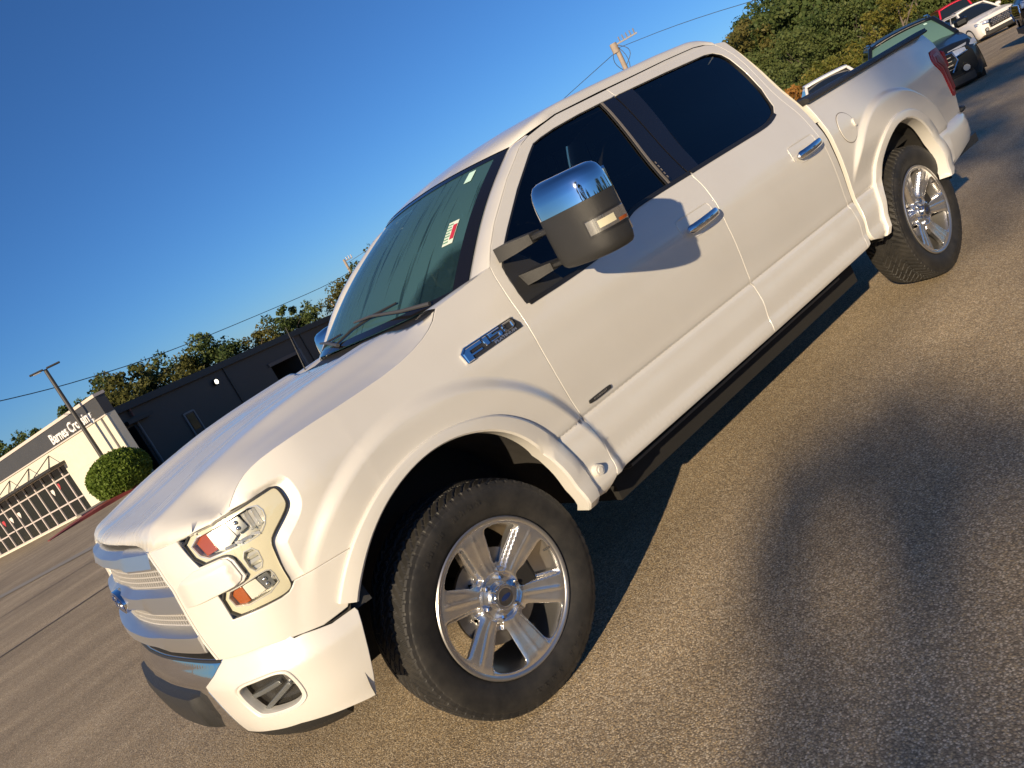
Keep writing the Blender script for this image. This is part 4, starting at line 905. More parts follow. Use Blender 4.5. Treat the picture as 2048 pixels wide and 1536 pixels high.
vl = MB().loft([[tuple(Bsurf(-.012)(s, .50)), tuple(Bsurf(-.020)(s, .455)), tuple(Bsurf(-.06)(s, .42)), tuple(Bsurf(-.2)(s, .42)), tuple(Bsurf(-.2)(s,.5))] for s in np.linspace(-.64, S2+.64, 50)]); vl.build('air_dam', M['black'], T, 40)
gp = MB().loft([[tuple(Bsurf(-.04)(s, .80)), tuple(Bsurf(-.035)(s, .70)), tuple(Bsurf(-.2)(s, .70)), tuple(Bsurf(-.2)(s,.80))] for s in np.linspace(-.40, S2+.40, 60)]); gp.build('bumper_filler', M['black'], T, 40)
# ---- wheels (local frame: axle on y, outer face at y = -0.135)
def make_wheel():
    w = empty('wheel', (0,0,0)); w.parent = T
    RT = .405; rr_ = .272; na = 216; prof = []
    tread_w = np.linspace(-.118, .118, 33)
    side = [(-.124,.300,'s'),(-.134,.315,'s'),(-.1385,.335,'s'),(-.1385,.352,'s'),(-.134,.370,'s')]
    V = []; cols = []
    def tread_r(w, th):
        r = RT-.010*(abs(w)/.118)**3-.001
        g = 0.
        for gc, gw in ((-.062,.0042),(0,.0045),(.062,.0042)):   # zigzag grooves round the tyre
            zz = gc+.0045*np.sign(np.sin(th*66)); g = np.maximum(g, (abs(w-zz) < gw)*1.)
        ph = (th*33/math.pi+ (w*22 if True else 0)) % 1.0
        g = np.maximum(g, ((ph < .26) & (abs(abs(w)-.092) < .032))*.9)
        ph2 = (th*33/math.pi-w*30+.5) % 1.0
        g = np.maximum(g, ((ph2 < .16) & (abs(abs(w)-.031) < .027))*.75)
        return r-.010*g
    ths = np.linspace(0, 2*np.pi, na*3+1)[:-1]
    tw = np.linspace(-.121, .121, 45)
    ringsA = []
    for th in ths:
        row = [(-.108,rr_-.012),(-.117,.270),(-.123,.282),(-.131,.300),(-.1365,.318),(-.1385,.340),(-.137,.357),(-.1345,.369),(-.132,.372+ (.002 if (th*33/math.pi) % 1 > .3 else 0)),(-.1295,.386-(0.003 if (th*33/math.pi) % 1 < .3 else 0)),(-.125,.392-(0.0055 if (th*33/math.pi) % 1 < .3 else 0))]
        inner = [(-w_, r_) for w_, r_ in row[::-1]]
        mid_ = [(w, float(tread_r(w, th))) for w in tw]
        ringsA.append(row+mid_+inner)
    k = len(ringsA[0]); A_ = np.array(ringsA); c = np.cos(ths)[:,None]; s_ = np.sin(ths)[:,None]
    A_[:,:,0] *= .955
    V = np.stack([A_[:,:,1]*c, A_[:,:,0], A_[:,:,1]*s_], -1).reshape(-1,3); n = len(ths)
    F = [(i*k+j, i*k+j+1, ((i+1) % n)*k+j+1, ((i+1) % n)*k+j) for i in range(n) for j in range(k-1)]
    ty = from_data('tyre', V, F, M['tyre'], w, False); 
    ty.data.polygons.foreach_set('use_smooth', np.array([(f[0] % k) < 7 or (f[0] % k) > k-9 for f in F]))
    # raised letters on the sidewall: small blocks
    mb = MB()
    for base in (100, 280):
        for q, a in enumerate(np.linspace(base-24, base+24, 9)):
            if q in (4,): continue
            a = math.radians(a); 
            for da, ra, h in ((-.018,.337,.016),(.0,.343,.007),(.012,.332,.006)):
                m_ = Matrix.Rotation(-(a+da), 4, 'Y') @ Matrix.Translation((ra, -.1325, 0)); mb.box((-h/2,-.0012,-.0035),(h/2,.003,.0035), 0, m_)
    tag(mb.build('sidewall_mark', M['tyre'], ty), kind='stuff')
    # rim barrel and lip
    th = np.linspace(0, 2*np.pi, 73)[:-1]
    pr = [(-.118,.272),(-.122,.268),(-.122,.262),(-.117,.256),(-.110,.250),(-.085,.246),(-.06,.243),(.10,.236),(.12,.262)]
    mb = MB().loft([[(r*math.cos(a), y, r*math.sin(a)) for a in th] for y, r in pr], True, False); mb.build('rim', M['alloy_in'], w, 40)
    # face with six windows
    hs = []
    for q in range(6):
        c0 = q*math.pi/3; pts = []
        for r, a in ((.112,-.155),(.115,0),(.112,.155),(.150,.215),(.200,.262),(.236,.285),(.246,.24),(.2490,.12),(.2495,0),(.249,-.12),(.246,-.24),(.236,-.285),(.200,-.262),(.150,-.215)):
            pts.append((r*math.cos(a+c0), r*math.sin(a+c0)))
        hs.append(L_(chaikin(pts, 1)))
    rim_o = [(.2565*math.cos(a), .2565*math.sin(a)) for a in np.linspace(0, 2*np.pi, 97)[:-1]]
    def face(u, v):
        r = np.hypot(u, v); a = np.arctan2(v, u); q = (a-math.pi/6) % (math.pi/3); q = np.minimum(q, math.pi/3-q)   # 0 on the spoke centre
        ta = ((a-math.pi/6+math.pi/6) % (math.pi/3))-math.pi/6; lat = r*np.sin(ta)                                    # signed distance from the spoke line
        dish = -.112+.026*sst(.245,.10,r)-.004*sst(.20,.25,r)
        wd = .020+.022*np.clip((r-.09)/.15, 0, 1)
        e1 = sst(wd, wd+.013, lat); e2 = sst(wd*1.05, wd*1.05+.03, -lat)
        zone = sst(.082,.100,r)*sst(.250,.225,r)
        y = dish+zone*(.021*e1+.010*e2-.003*sst(.012,.0,np.abs(lat+.004)))
        y = y+.012*sst(.088,.070,r)*sst(.040,.050,r)
        return np.stack([u, y, v], -1)
    fc = panel('spoke_face', rim_o, face, M['alloy'], w, step=.0065, holes=hs, roll=(.0015,.034), normal_eps=.0012)
    # hub cap
    mb = MB().loft([[(r*math.cos(a), y, r*math.sin(a)) for a in th[::2]] for y, r in ((-.07,.043),(-.108,.043),(-.113,.040),(-.114,.034),(-.1125,.031))], True, True); hc = mb.build('centre_cap', M['chrome'], w, 40)
    MB().loft([[(r*math.cos(a), y, r*math.sin(a)) for a in th[::2]] for y, r in ((-.11,.0305),(-.1135,.0300))], True, True).build('cap_disc', M['steel'], hc, 40)
    MB().loft([[(.021*k*math.cos(a), y, .0085*k*math.sin(a)) for a in th[::3]] for y, k in ((-.112,1),(-.1146,1),(-.1148,.8))], True, True).build('oval_emblem', M['badge_blue'], hc, 40)
    for q in range(6):
        a = q*math.pi/3; mb = MB()
        mb.tube([(.0665*math.cos(a), -.060, .0665*math.sin(a)), (.0665*math.cos(a), -.094, .0665*math.sin(a)), (.0665*math.cos(a), -.100, .0665*math.sin(a))], [.0115,.0115,.007], 6); mb.build('lug_nut', M['chrome'], w, 30)
    MB().tube([(0,-.052,0),(0,-.035,0)], [.165,.165], 40).tube([(0,-.07,0),(0,-.03,0)], [.09,.09], 24).build('brake_disc', M['steel'], w, 40)
    MB().box((.07,-.085,-.09),(.17,-.015,.09),.02).build('brake_caliper', M['dark'], w)
    MB().tube([(.225,-.10,.02),(.243,-.118,.022)], .004, 8).build('valve', M['black'], w)
    return w
wheel = make_wheel()
WOFF = -.835
def put_wheel(o, x, side, spin, steer=0.):
    o.matrix_local = Matrix.Translation((x, side*.835, .405)) @ Matrix.Rotation(steer, 4, 'Z') @ (Matrix.Rotation(math.pi, 4, 'Z') if side > 0 else Matrix.Identity(4)) @ Matrix.Rotation(-spin, 4, 'Y')
put_wheel(wheel, 0, -1, math.radians(2), 0)
w2 = copy_tree(wheel, T); put_wheel(w2, 3.683, -1, math.radians(22))
w3 = copy_tree(wheel, T); put_wheel(w3, 0, 1, math.radians(15)); w4 = copy_tree(wheel, T); put_wheel(w4, 3.683, 1, math.radians(40))
# ---- tow mirrors
def sup(cx, cy, hx, hy, n=40, p=3.2, sk=0.):
    out = []
    for a in np.linspace(0, 2*np.pi, n+1)[:-1]:
        c, s = math.cos(a), math.sin(a); x = math.copysign(abs(c)**(2/p), c); y = math.copysign(abs(s)**(2/p), s)
        out.append((cx+hx*x+sk*y*hy, cy+hy*y))
    return out
mir = empty('mirror', (0,0,0)); mir.parent = T
def mring(z, k, k2=None):
    # front is -x, outer is -y ; front face bellies out and the outer end sweeps back
    base = [(.790,-1.088),(.765,-1.095),(.748,-1.12),(.738,-1.18),(.738,-1.24),(.746,-1.29),(.764,-1.33),(.795,-1.358),(.84,-1.372),(.880,-1.372),(.892,-1.36),(.893,-1.30),(.893,-1.20),(.890,-1.11),(.880,-1.088),(.84,-1.083)]
    b = chaikin(base, 2); c = np.array([.835,-1.225]); kk = np.array([k, k2 if k2 is not None else k])
    return [tuple(c+(p-c)*kk)+(0,) for p in b]
def mloft(levels):
    rings = []
    for z, k, k2, tilt in levels:
        rings.append([(x, y, z+tilt*(y+1.225)) for x, y, _ in mring(z, k, k2)])
    return rings
lv = [(1.252,.70,.80,.03),(1.256,.84,.90,.03),(1.266,.93,.96,.03),(1.285,.985,.99,.02),(1.31,1.0,1.0,.01),(1.38,1.01,1.01,0),(1.447,1.0,1.0,0)]
mh = MB().loft(mloft(lv)).build('mirror_housing', M['black'], mir, 50)
lv2 = [(1.4475,1.006,1.006,0),(1.49,.985,.985,.0),(1.52,.945,.955,.01),(1.542,.875,.90,.03),(1.556,.77,.82,.05),(1.563,.62,.70,.06),(1.566,.40,.48,.06)]
mc = MB().loft(mloft(lv2)).build('mirror_cap', M['chrome'], mir, 60)
MB().box((.888,-1.36,1.29),(.899,-1.10,1.52),.01).build('mirror_glass', M['chrome'], mir, 40)
# turn signal at the outer corner
def msl(z, a0, a1, n=14, k=1.0):
    b = chaikin([(.790,-1.088),(.765,-1.095),(.748,-1.12),(.738,-1.18),(.738,-1.24),(.746,-1.29),(.764,-1.33),(.795,-1.358),(.84,-1.372),(.880,-1.372),(.892,-1.36)], 2)[:-4]
    d = np.r_[0, np.cumsum(np.linalg.norm(np.diff(b, axis=0), axis=1))]; t = np.linspace(a0, a1, n)*d[-1]; c = np.array([.835,-1.225])
    q = np.stack([np.interp(t, d, b[:,0]), np.interp(t, d, b[:,1])], 1); q = c+(q-c)*k; return [(x, y, z) for x, y in q]
MB().loft([msl(z, .50, .985, k=k) for z, k in ((1.322,1.0),(1.322,1.018),(1.388,1.018),(1.388,1.0))], False).build('signal_frame', M['rubber_seal'], mir, 40)
MB().loft([msl(z, .515, .97, k=k) for z, k in ((1.329,1.01),(1.331,1.030),(1.379,1.030),(1.381,1.01))], False).build('signal_body', M['mirror_silver'], mir, 40)
MB().loft([msl(z, .60, .74, k=k) for z, k in ((1.342,1.03),(1.342,1.036),(1.368,1.036),(1.368,1.03))], False).build('signal_bulb', M['light_guide'], mir, 40)
MB().loft([msl(z, .76, .95, k=k) for z, k in ((1.333,1.03),(1.333,1.034),(1.344,1.034),(1.344,1.03))], False).build('signal_strip', M['amber'], mir, 40)
MB().loft([msl(z, .515, .97, k=k) for z, k in ((1.328,1.03),(1.328,1.042),(1.382,1.042),(1.382,1.03))], False).build('signal_lens', M['lens'], mir, 40)
for z0, z1, x0, x1 in ((1.388,1.435,.685,.775),(1.266,1.308,.715,.800)):
    # knuckle on the sail, then the sliding arm
    ax = np.array([.60,-.80]); ax /= np.linalg.norm(ax)
    MB().loft([[(.640+dx, -.905, z0-.004),(.640+dx+.085,-.905,z0-.004),(.640+dx+.085,-.905,z1+.004),(.640+dx,-.905,z1+.004)] if k == 0 else
               [(.668+dx, -.985, z0),(.668+dx+.075,-.985,z0),(.668+dx+.075,-.985,z1),(.668+dx,-.985,z1)] if k == 1 else
               [(.715+dx, -1.035, z0+.006),(.715+dx+.055,-1.035,z0+.006),(.715+dx+.055,-1.035,z1-.006),(.715+dx,-1.035,z1-.006)] for dx in (x0-.655,) for k in (0,1,2)]).build('mirror_arm', M['black'], mir, 30)
    MB().box((.722+x0-.655,-1.15,z0+.012),(.765+x0-.655,-1.03,z1-.012),.004).build('mirror_slide', M['black'], mir, 40)
    MB().box((.690+x0-.655,-1.000,z0+.010),(.730+x0-.655,-.982,z1-.010),.003).build('arm_cover', M['grey_strip'] if z0 < 1.3 else M['black'], mir, 40)
for o in list(mir.children): pass
mir2 = empty('mirror', (0,0,0)); mir2.parent = T
for o in list(mir.children): mirror_y(o, mir2)
mir2.location = (0, -.20, -.09)
# ---- badges on the fender and door
M['badge_grey'] = simple('badge_dark', (.045,.047,.05), .3, .3)
def on_side(base, slope=0.): return lambda u, v, d: tuple(P(base[0]+u, base[1]+v+slope*u, d))
bb = on_side((.292,1.148), .022)
fb = MB().prism([(.006,0),(.280,0),(.280,.018),(.262,.046),(.245,.048),(.02,.048),(.0,.036)], bb, .001, .006).build('fender_badge', M['badge_grey'], T)
MB().prism([(0,.0),(.006,.0),(.006,.036),(.024,.048),(.245,.048),(.262,.046),(.262,.050),(.02,.052),(-.004,.038)], bb, .001, .008).build('badge_rim', M['chrome'], fb)
def blk(pts, name='badge_letter', d=.0125):
    q = np.array(pts); n = len(q); a = np.roll(q,1,0); c = np.roll(q,-1,0)
    e1 = q-a; e1 /= np.linalg.norm(e1, axis=1)[:,None]; e2 = c-q; e2 /= np.linalg.norm(e2, axis=1)[:,None]
    n1 = np.stack([-e1[:,1], e1[:,0]], 1); n2 = np.stack([-e2[:,1], e2[:,0]], 1); m = (n1+n2)/(1+np.sum(n1*n2, 1))[:,None]
    if .5*np.sum(q[:,0]*c[:,1]-c[:,0]*q[:,1]) < 0: m = -m
    i = q+m*.0022; V = [bb(*p_, .004) for p_ in q]+[bb(*p_, d-.004) for p_ in q]+[bb(*p_, d) for p_ in i]
    F_ = [(k+l*n, (k+1) % n+l*n, (k+1) % n+(l+1)*n, k+(l+1)*n) for l in (0,1) for k in range(n)]+[tuple(range(2*n, 3*n))]
    return MB().add(V, F_).build(name, M['chrome'], fb)
blk([(.004,.0),(.036,.0),(.036,.012),(.052,.012),(.092,.012),(.092,.021),(.030,.021),(.030,.026),(.096,.026),(.098,.048),(.022,.048),(.004,.038)][:0] or [(.004,.0),(.034,.0),(.034,.012),(.085,.012),(.085,.022),(.034,.022),(.034,.031),(.095,.031),(.095,.046),(.022,.046),(.004,.034)])
blk([(.104,.014),(.124,.014),(.124,.046),(.104,.046),(.098,.040)])
blk([(.132,.014),(.184,.014),(.192,.020),(.192,.031),(.184,.036),(.150,.036),(.150,.039),(.190,.039),(.190,.046),(.132,.046),(.132,.028),(.176,.028),(.176,.021),(.132,.021)])
blk([(.200,.020),(.207,.014),(.244,.014),(.258,.022),(.258,.040),(.250,.046),(.207,.046),(.200,.040),(.200,.031),(.214,.031),(.214,.038),(.244,.038),(.244,.022),(.214,.022),(.214,.029),(.200,.029)])
text_obj('PLATINUM', .0135, M['satin'], fb, lambda x,y,z: bb(.198+x, .0065+y, .0065+z), extr=.001, bold=.0004, sx=1.75)
b3_ = on_side((.695,.760), 0.)
db = MB().prism(L_(chaikin([(0,0),(.126,0),(.131,.004),(.131,.013),(.126,.017),(.005,.017),(0,.013)], 1)), b3_, .001, .006).build('door_badge', M['badge_grey'], fdoor)
text_obj('ECOBOOST', .010, M['satin'], db, lambda x,y,z: b3_(.066+x, .0085+y, .0062+z), extr=.0006, sx=1.5)
# ---- wipers, stickers, antenna, sensor
M['wiper'] = simple('wiper_grey', (.055,.055,.058), .45)
def wsp(y, v, lift=.0):
    b = WB(y*.745/.745); yb_ = y; t = WT(y*.592/.745); p = b*(1-v)+t*v+np.array([-.022,0,.030])*math.sin(math.pi*v)*(1-.3*(y/.745)**2); return tuple(p+np.array([-.55,0,.83])*lift)
wp = empty('wiper', wsp(-.50,.0)); wp.parent = T
def rel(o, e): o.parent = e; o.matrix_parent_inverse = Matrix.Translation(e.location).inverted(); return o
rel(MB().tube([wsp(-.60,.005,.02), wsp(-.45,.03,.03), wsp(-.20,.085,.035), wsp(-.02,.10,.03)], [.009,.0075,.006,.005], 8).build('wiper_arm', M['wiper'], None, 40), wp)
rel(MB().tube([wsp(-.36,.125,.012), wsp(-.18,.115,.012), wsp(.04,.085,.012), wsp(.20,.03,.012)], [.004,.0065,.0065,.004], 6).build('wiper_blade', M['black'], None, 40), wp)
wp2 = empty('wiper', wsp(.2,.0)); wp2.parent = T
rel(MB().tube([wsp(.14,.01,.02), wsp(.30,.05,.03), wsp(.46,.07,.03)], [.009,.0075,.005], 8).build('wiper_arm', M['wiper'], None, 40), wp2)
rel(MB().tube([wsp(.18,.09,.012), wsp(.40,.08,.012), wsp(.66,.04,.012)], [.004,.0065,.004], 6).build('wiper_blade', M['black'], None, 40), wp2)
M['sticker'] = simple('paper_sticker', (.62,.70,.62), .5); M['sticker_red'] = simple('sticker_red', (.45,.03,.06), .5); M['sticker_ink'] = simple('sticker_ink', (.12,.30,.20), .5)
def quad_ws(name, y0, y1, v0, v1, m, lift, parent=T): 
    return sheet(name, np.array([[wsp(y, v, lift) for y in np.linspace(y0, y1, 4)] for v in np.linspace(v0, v1, 4)]), m, parent)
s1 = quad_ws('window_sticker', -.625, -.570, .37, .53, M['sticker'], .004)
quad_ws('red_print', -.624, -.603, .40, .50, M['sticker_red'], .006, s1)
for k in range(7): quad_ws('printed_line', -.599+.004*(k%2), -.574, .385+.020*k, .393+.020*k, M['sticker_ink'], .006, s1)
M['tag_pale'] = simple('pale_tag', (.55,.80,.70), .4)
quad_ws('inspection_tag', -.585, -.540, .84, .93, M['tag_pale'], .004)
MB().tube([(.49,.78,1.30),(.52,.78,1.57)], [.004,.0025], 6).build('antenna', M['black'], T)
MB().box((.30,.66,1.325),(.42,.80,1.338),.006).build('cowl_grommet', M['black'], T)
# ---- cabin
M['cloth'] = simple('cabin_leather', (.035,.030,.027), .6); M['dash'] = simple('dashboard', (.03,.03,.032), .55)
MB().loft([[(.66,y,1.28),(.78,y,1.33),(1.02,y,1.30),(1.08,y,1.18),(1.05,y,.95),(.62,y,.95)] for y in np.linspace(-.80,.80,9)]).build('dashboard', M['dash'], T, 40)
th = np.linspace(0, 2*np.pi, 37)
MB().tube([(1.13+.06*math.sin(a)*.6, -.40+.19*math.cos(a), 1.16+.17*math.sin(a)) for a in th], .016, 8, False).tube([(1.05,-.40,1.12),(1.14,-.40,1.16)], .05, 10).build('steering_wheel', M['black'], T, 40)
for y in (-.42, .42):
    st = MB().box((1.45,y-.26,.75),(1.98,y+.26,.98),.06).loft([[(x0,y-.25*k,z),(x0,y+.25*k,z),(x0+.15,y+.24*k,z),(x0+.15,y-.24*k,z)] for x0, z, k in ((1.86,.95,1),(1.93,1.2,1),(2.0,1.42,.8))]).box((1.99,y-.13,1.45),(2.10,y+.13,1.64),.04).build('seat', M['cloth'], T, 40)
MB().box((2.45,-.75,.80),(2.85,.75,1.0),.05).box((2.72,-.75,1.0),(2.88,.75,1.40),.05).build('rear_seat', M['cloth'], T, 40)
MB().box((.65,-.82,.55),(2.86,.82,.60)).build('cab_floor', M['dark'], T)
MB().box((1.28,-.10,1.69),(1.32,.10,1.745),.015).tube([(1.22,0,1.78),(1.29,0,1.73)], .012, 6).build('inner_mirror', M['black'], T, 40)
MB().loft([[(x, y, zz-.02) for y, zz in zip(np.linspace(-.60,.60,9), [1.775,1.82,1.84,1.85,1.85,1.85,1.84,1.82,1.775])] for x in np.linspace(1.36,2.82,8)], False).build('headliner', M['cloth'], T)

def settle_far_side(o):
    if o.name.startswith('wheel') and not o.name.startswith('wheel_'): return
    for c in o.children: settle_far_side(c)
    if o.type != 'MESH' or o.data.users > 1: return
    n = len(o.data.vertices); co = np.empty(n*3); o.data.vertices.foreach_get('co', co); v = co.reshape(-1,3)
    if v[:,1].max() < .45: return
    w = sst(.45, .92, v[:,1])*(1-sst(1.38, 1.62, v[:,2])); v[:,2] -= .055*w; o.data.vertices.foreach_set('co', v.ravel()); o.data.update()
for _o in list(truck.children): settle_far_side(_o)
mir2.location = (0, -.20, -.10)
# ================================================================ SETTING
def G3(x, y, h=0.): return (x, y, float(zg(x, y))+h)
def pol(az, D): a = math.radians(az); return CAM_POS[0]+D*math.sin(a), CAM_POS[1]+D*math.cos(a)
def ribbon(name, pts, w, m, label, h=.004, step=.8, wig=0.):
    P_ = resamp(smooth_open(pts, 2), max(6, int(np.sum(np.linalg.norm(np.diff(np.array(pts), axis=0), axis=1))/step)))
    t = np.gradient(P_, axis=0); t /= np.linalg.norm(t, axis=1)[:,None]; q = np.stack([-t[:,1], t[:,0]], 1)
    if wig: P_ = P_+q*(rng.normal(0, wig, len(P_)).cumsum()*.35)[:,None]
    G = np.array([[(*(p+q_*k*w*.5), 0) for k in (-1, 0, 1)] for p, q_ in zip(P_, q)]); G[...,2] = zg(G[...,0], G[...,1])+h
    # keep the sheet above the coarse ground mesh
    o = sheet(name, G, m, None); return tag(o, label, kind='structure')
M['concrete'] = simple('pale_concrete', (.30,.27,.22), .85, bump=.3, vscale=14, var=.25)
M['tar'] = simple('tar_seam', (.030,.027,.024), .6, var=.3, vscale=20)
M['red_curb'] = simple('red_curb_paint', (.28,.055,.045), .6, var=.35, vscale=5)
ribbon('concrete_gutter', [(-9,28.0),(-1.3,18.4),(.02,16.76),(3.4,12.6),(6.5,8.8)], .75, M['concrete'], 'pale concrete gutter strip crossing the lot', .012)
ribbon('tar_seam', [(-9,7.2),(-5,7.7),(-1.48,7.88),(-.08,8.01),(3,8.2),(6,8.1)], .05, M['tar'], 'dark sealed crack running across the asphalt', .006, .25, .01)
ribbon('tar_seam', [(-12,14.0),(-6,13.1),(-1.6,12.9),(2.5,12.4)], .05, M['tar'], 'fainter sealed crack nearer the gutter', .006, .4, .01)

# ---- showroom building: local u along the front, w outwards, v up
UA = Vector((.203, 58.027, -2.10)); E1 = Vector((.3696, -.9292, .033)); NW = Vector((-.9292, -.3696, 0))
def F(u, v, w=0.): return tuple(UA+E1*u+NW*w+Vector((0,0,v)))
bld = empty('showroom_building', F(8, 0), 0, 'cream showroom with dark fascia, white sign letters and tall glazed front', 'building')
def bl(o): o.parent = bld; o.matrix_parent_inverse = Matrix.Translation(bld.location).inverted(); return o
M['cream'] = simple('cream_render', (.63,.60,.49), .8, bump=.15, vscale=3, var=.08)
M['fascia'] = simple('charcoal_fascia', (.056,.056,.058), .45, var=.12, vscale=1.5)
M['coping'] = simple('pale_coping', (.60,.53,.47), .5)
M['mullion'] = simple('pale_mullion', (.55,.49,.47), .45)
M['shop_glass'] = simple('dark_shop_glass', (.010,.014,.014), .04, spec=.8)
M['shop_dark'] = simple('shop_interior', (.016,.018,.017), .7)
M['white'] = simple('white_letter', (.82,.80,.78), .4)
M['dark_metal'] = simple('dark_metal', (.05,.047,.045), .5)
M['charcoal_wall'] = simple('charcoal_metal_wall', (.062,.052,.044), .55, var=.15, vscale=.7)
M['charcoal_trim'] = simple('charcoal_trim', (.032,.029,.027), .5)
M['grey_pipe'] = simple('grey_downspout', (.20,.19,.19), .5); M['rust'] = simple('rusty_cap', (.16,.075,.06), .7)
M['beam'] = simple('wooden_lintel', (.16,.13,.105), .7)
def fbox(name, u0, u1, v0, v1, w0, w1, m, parent=None):
    V = [F(u, v, w) for w in (w0, w1) for v in (v0, v1) for u in (u0, u1)]
    Fc = [(0,1,3,2),(4,6,7,5),(0,4,5,1),(2,3,7,6),(0,2,6,4),(1,5,7,3)]
    mb = MB().add(V, Fc); o = mb.build(name, m, None)
    if parent is None: bl(o)
    else: o.parent = parent; o.matrix_parent_inverse = (parent.matrix_parent_inverse.copy() if False else Matrix.Translation(bld.location).inverted())
    return o
UR = 17.55; US0, US1, VS = -3.0, 11.35, 3.05
wall = fbox('wall', US1, UR, -.6, 4.06, -.5, 0, M['cream'])
fbox('wall', -22, US0, -.6, 4.06, -.5, 0, M['cream']); fbox('wall', US0, US1, VS, 4.06, -.5, 0, M['cream'])
fbox('sill', US0, US1, -.6, .10, -.35, -.02, M['cream'])
fas = fbox('fascia', -22, UR+.01, 4.06, 5.06, -.5, .06, M['fascia']); fbox('coping', -22, UR+.05, 5.06, 5.22, -.55, .12, M['coping'])
fbox('wall_trim', -22, UR+.02, 4.00, 4.07, 0, .09, M['coping'])
fbox('corner_post', 17.30, 17.56, -.6, 4.0, 0, .05, M['cream']); fbox('downspout', 16.92, 17.02, -.6, 4.0, 0, .09, M['grey_pipe'])
fbox('wall_joint', US1+.1, 16.9, 2.30, 2.33, 0, .008, M['coping'])
fbox('shop_interior', US0, US1, 0, VS, -5, -4.9, M['shop_dark'])
fbox('glass_reveal', US1-.02, US1, 0, VS, -.4, .0, M['charcoal_trim'])
# storefront: frames and panes, pane by pane
us = np.linspace(US0, US1, 13); rails = [.10, .98, 2.42, VS]
for i in range(12):
    door = i in (3, 4)
    rv = [.10, 2.42, VS] if door else rails
    for a, b in zip(rv[:-1], rv[1:]):
        fbox('window_pane', us[i]+.05, us[i+1]-.05, a+.04, b-.04, -.34, -.32, M['shop_glass'])
for i, u in enumerate(us): fbox('mullion', u-.05, u+.05, .10, VS, -.36, -.25, M['mullion'])
for v in rails: 
    for i in range(12):
        if v == .98 and i in (3,4): fbox('push_bar', us[i]+.1, us[i+1]-.1, 1.02, 1.10, -.30, -.22, M['mullion'])
        else: fbox('rail', us[i]+.05, us[i+1]-.05, v-.04, v+.04, -.355, -.26, M['mullion'])
can = fbox('canopy', US0-.3, US1+.35, VS, VS+.14, -.1, .95, M['charcoal_trim']); 
for ut in (10.59, 7.96, 5.31, 2.66, .01):
    for s in (-1, 1):
        mb = MB().tube([F(ut, 3.83, .02), F(ut+s*.95, VS+.14, .88)], .03, 6); bl(mb.build('tie_rod', M['dark_metal'], None))
M['heart'] = simple('pale_decal', (.75,.68,.64), .5); M['heart_red'] = simple('red_decal', (.45,.05,.06), .5)
for q, (u, v, m) in enumerate([(8.1,1.95,'heart'),(9.0,2.10,'heart_red'),(2.0,1.75,'heart'),(3.2,1.80,'heart'),(.9,1.8,'heart_red')]):
    mb = MB().prism([(u-.16,v+.16),(u-.18,v),(u,v-.24),(u+.18,v),(u+.16,v+.16)], lambda a,b,d: F(a,b,d), -.318, -.312); bl(mb.build('window_decal', M[m], None))
# sign lettering
bpy.context.view_layer.update()
def sgn(x, y, z): return F(14.20+x, 4.335+y, .07+z)
def sgn2(x, y, z): return F(12.35+x*1.0, 4.30+y, .10+z)
t1 = text_obj('Barnes Crossing', .80, M['white'], None, lambda x,y,z: F(14.18+x, 4.42+y, .10+z), name='sign_lettering', extr=.04, bold=.016, sx=.88); bl(t1)

# ---- dark building beyond
DA = Vector((8.4429, 49.906, 2.7835)); DB = Vector((33.2323, 66.782, 1.5241)); DE = (DB-DA)/math.hypot(DB.x-DA.x, DB.y-DA.y); DN = Vector((DE.y, -DE.x, 0)).normalized()
def Fd(u, v, w=0.): return tuple(DA+DE*u+DN*w+Vector((0,0,v)))      # v measured down from the eaves
dbl = empty('workshop_building', Fd(15,-5), 0, 'long charcoal workshop building with dark doorway and bright wall lamp', 'building')
def dl(o): o.parent = dbl; o.matrix_parent_inverse = Matrix.Translation(dbl.location).inverted(); return o
def dbox(name, u0, u1, v0, v1, w0, w1, m):
    V = [Fd(u, v, w) for w in (w0, w1) for v in (v0, v1) for u in (u0, u1)]
    return dl(MB().add(V, [(0,1,3,2),(4,6,7,5),(0,4,5,1),(2,3,7,6),(0,2,6,4),(1,5,7,3)]).build(name, m, None))
seams = [0., 11.0, 20.95, 22.1, 34., 46., 58.]
dbox('wall_panel', -.05, 10.98, -6, -.35, -18, 0, M['charcoal_wall']); dbox('wall_panel', 11.02, 16.15, -6, -.35, -18, 0, M['charcoal_wall'])
dbox('wall_panel', 16.15, 20.45, -1.85, -.35, -18, 0, M['charcoal_wall']); dbox('wall_panel', 20.45, 22.08, -6, -.35, -18, 0, M['charcoal_wall']); dbox('wall_panel', 22.12, 60, -6.5, -.35, -18, 0, M['charcoal_wall'])
dbox('opening_back', 16.1, 20.5, -6, -1.8, -6, -5.9, M['dark'])
dbox('eaves', -.2, 60, -.40, .06, -18, .28, M['charcoal_trim'])
dbox('seam_strip', 10.88, 11.12, -6, -.4, -.05, .07, M['charcoal_trim']); dbox('seam_strip', 22.0, 22.2, -6, -.4, -.05, .07, M['charcoal_trim'])
dbox('lintel', 15.9, 20.5, -1.86, -1.58, 0, .10, M['beam'])
M['jamb'] = simple('steel_jamb', (.10,.105,.115), .5)
dbox('door_jamb', 20.35, 20.95, -6, -1.5, 0, .12, M['jamb']); dl(MB().tube([Fd(20.75,-.3,.12), Fd(20.62,-1.6,.14), Fd(20.65,-5,.14)], .05, 6).build('downspout', M['grey_pipe'], None))
dl(MB().tube([Fd(1.12,-1.1,.12), Fd(1.16,-5.0,.12)], .08, 8).build('downspout', M['grey_pipe'], None))
dl(MB().tube([Fd(1.12,-.40,.12), Fd(1.12,-.9,.12)], .08, 8).build('pipe_cap', M['rust'], None))
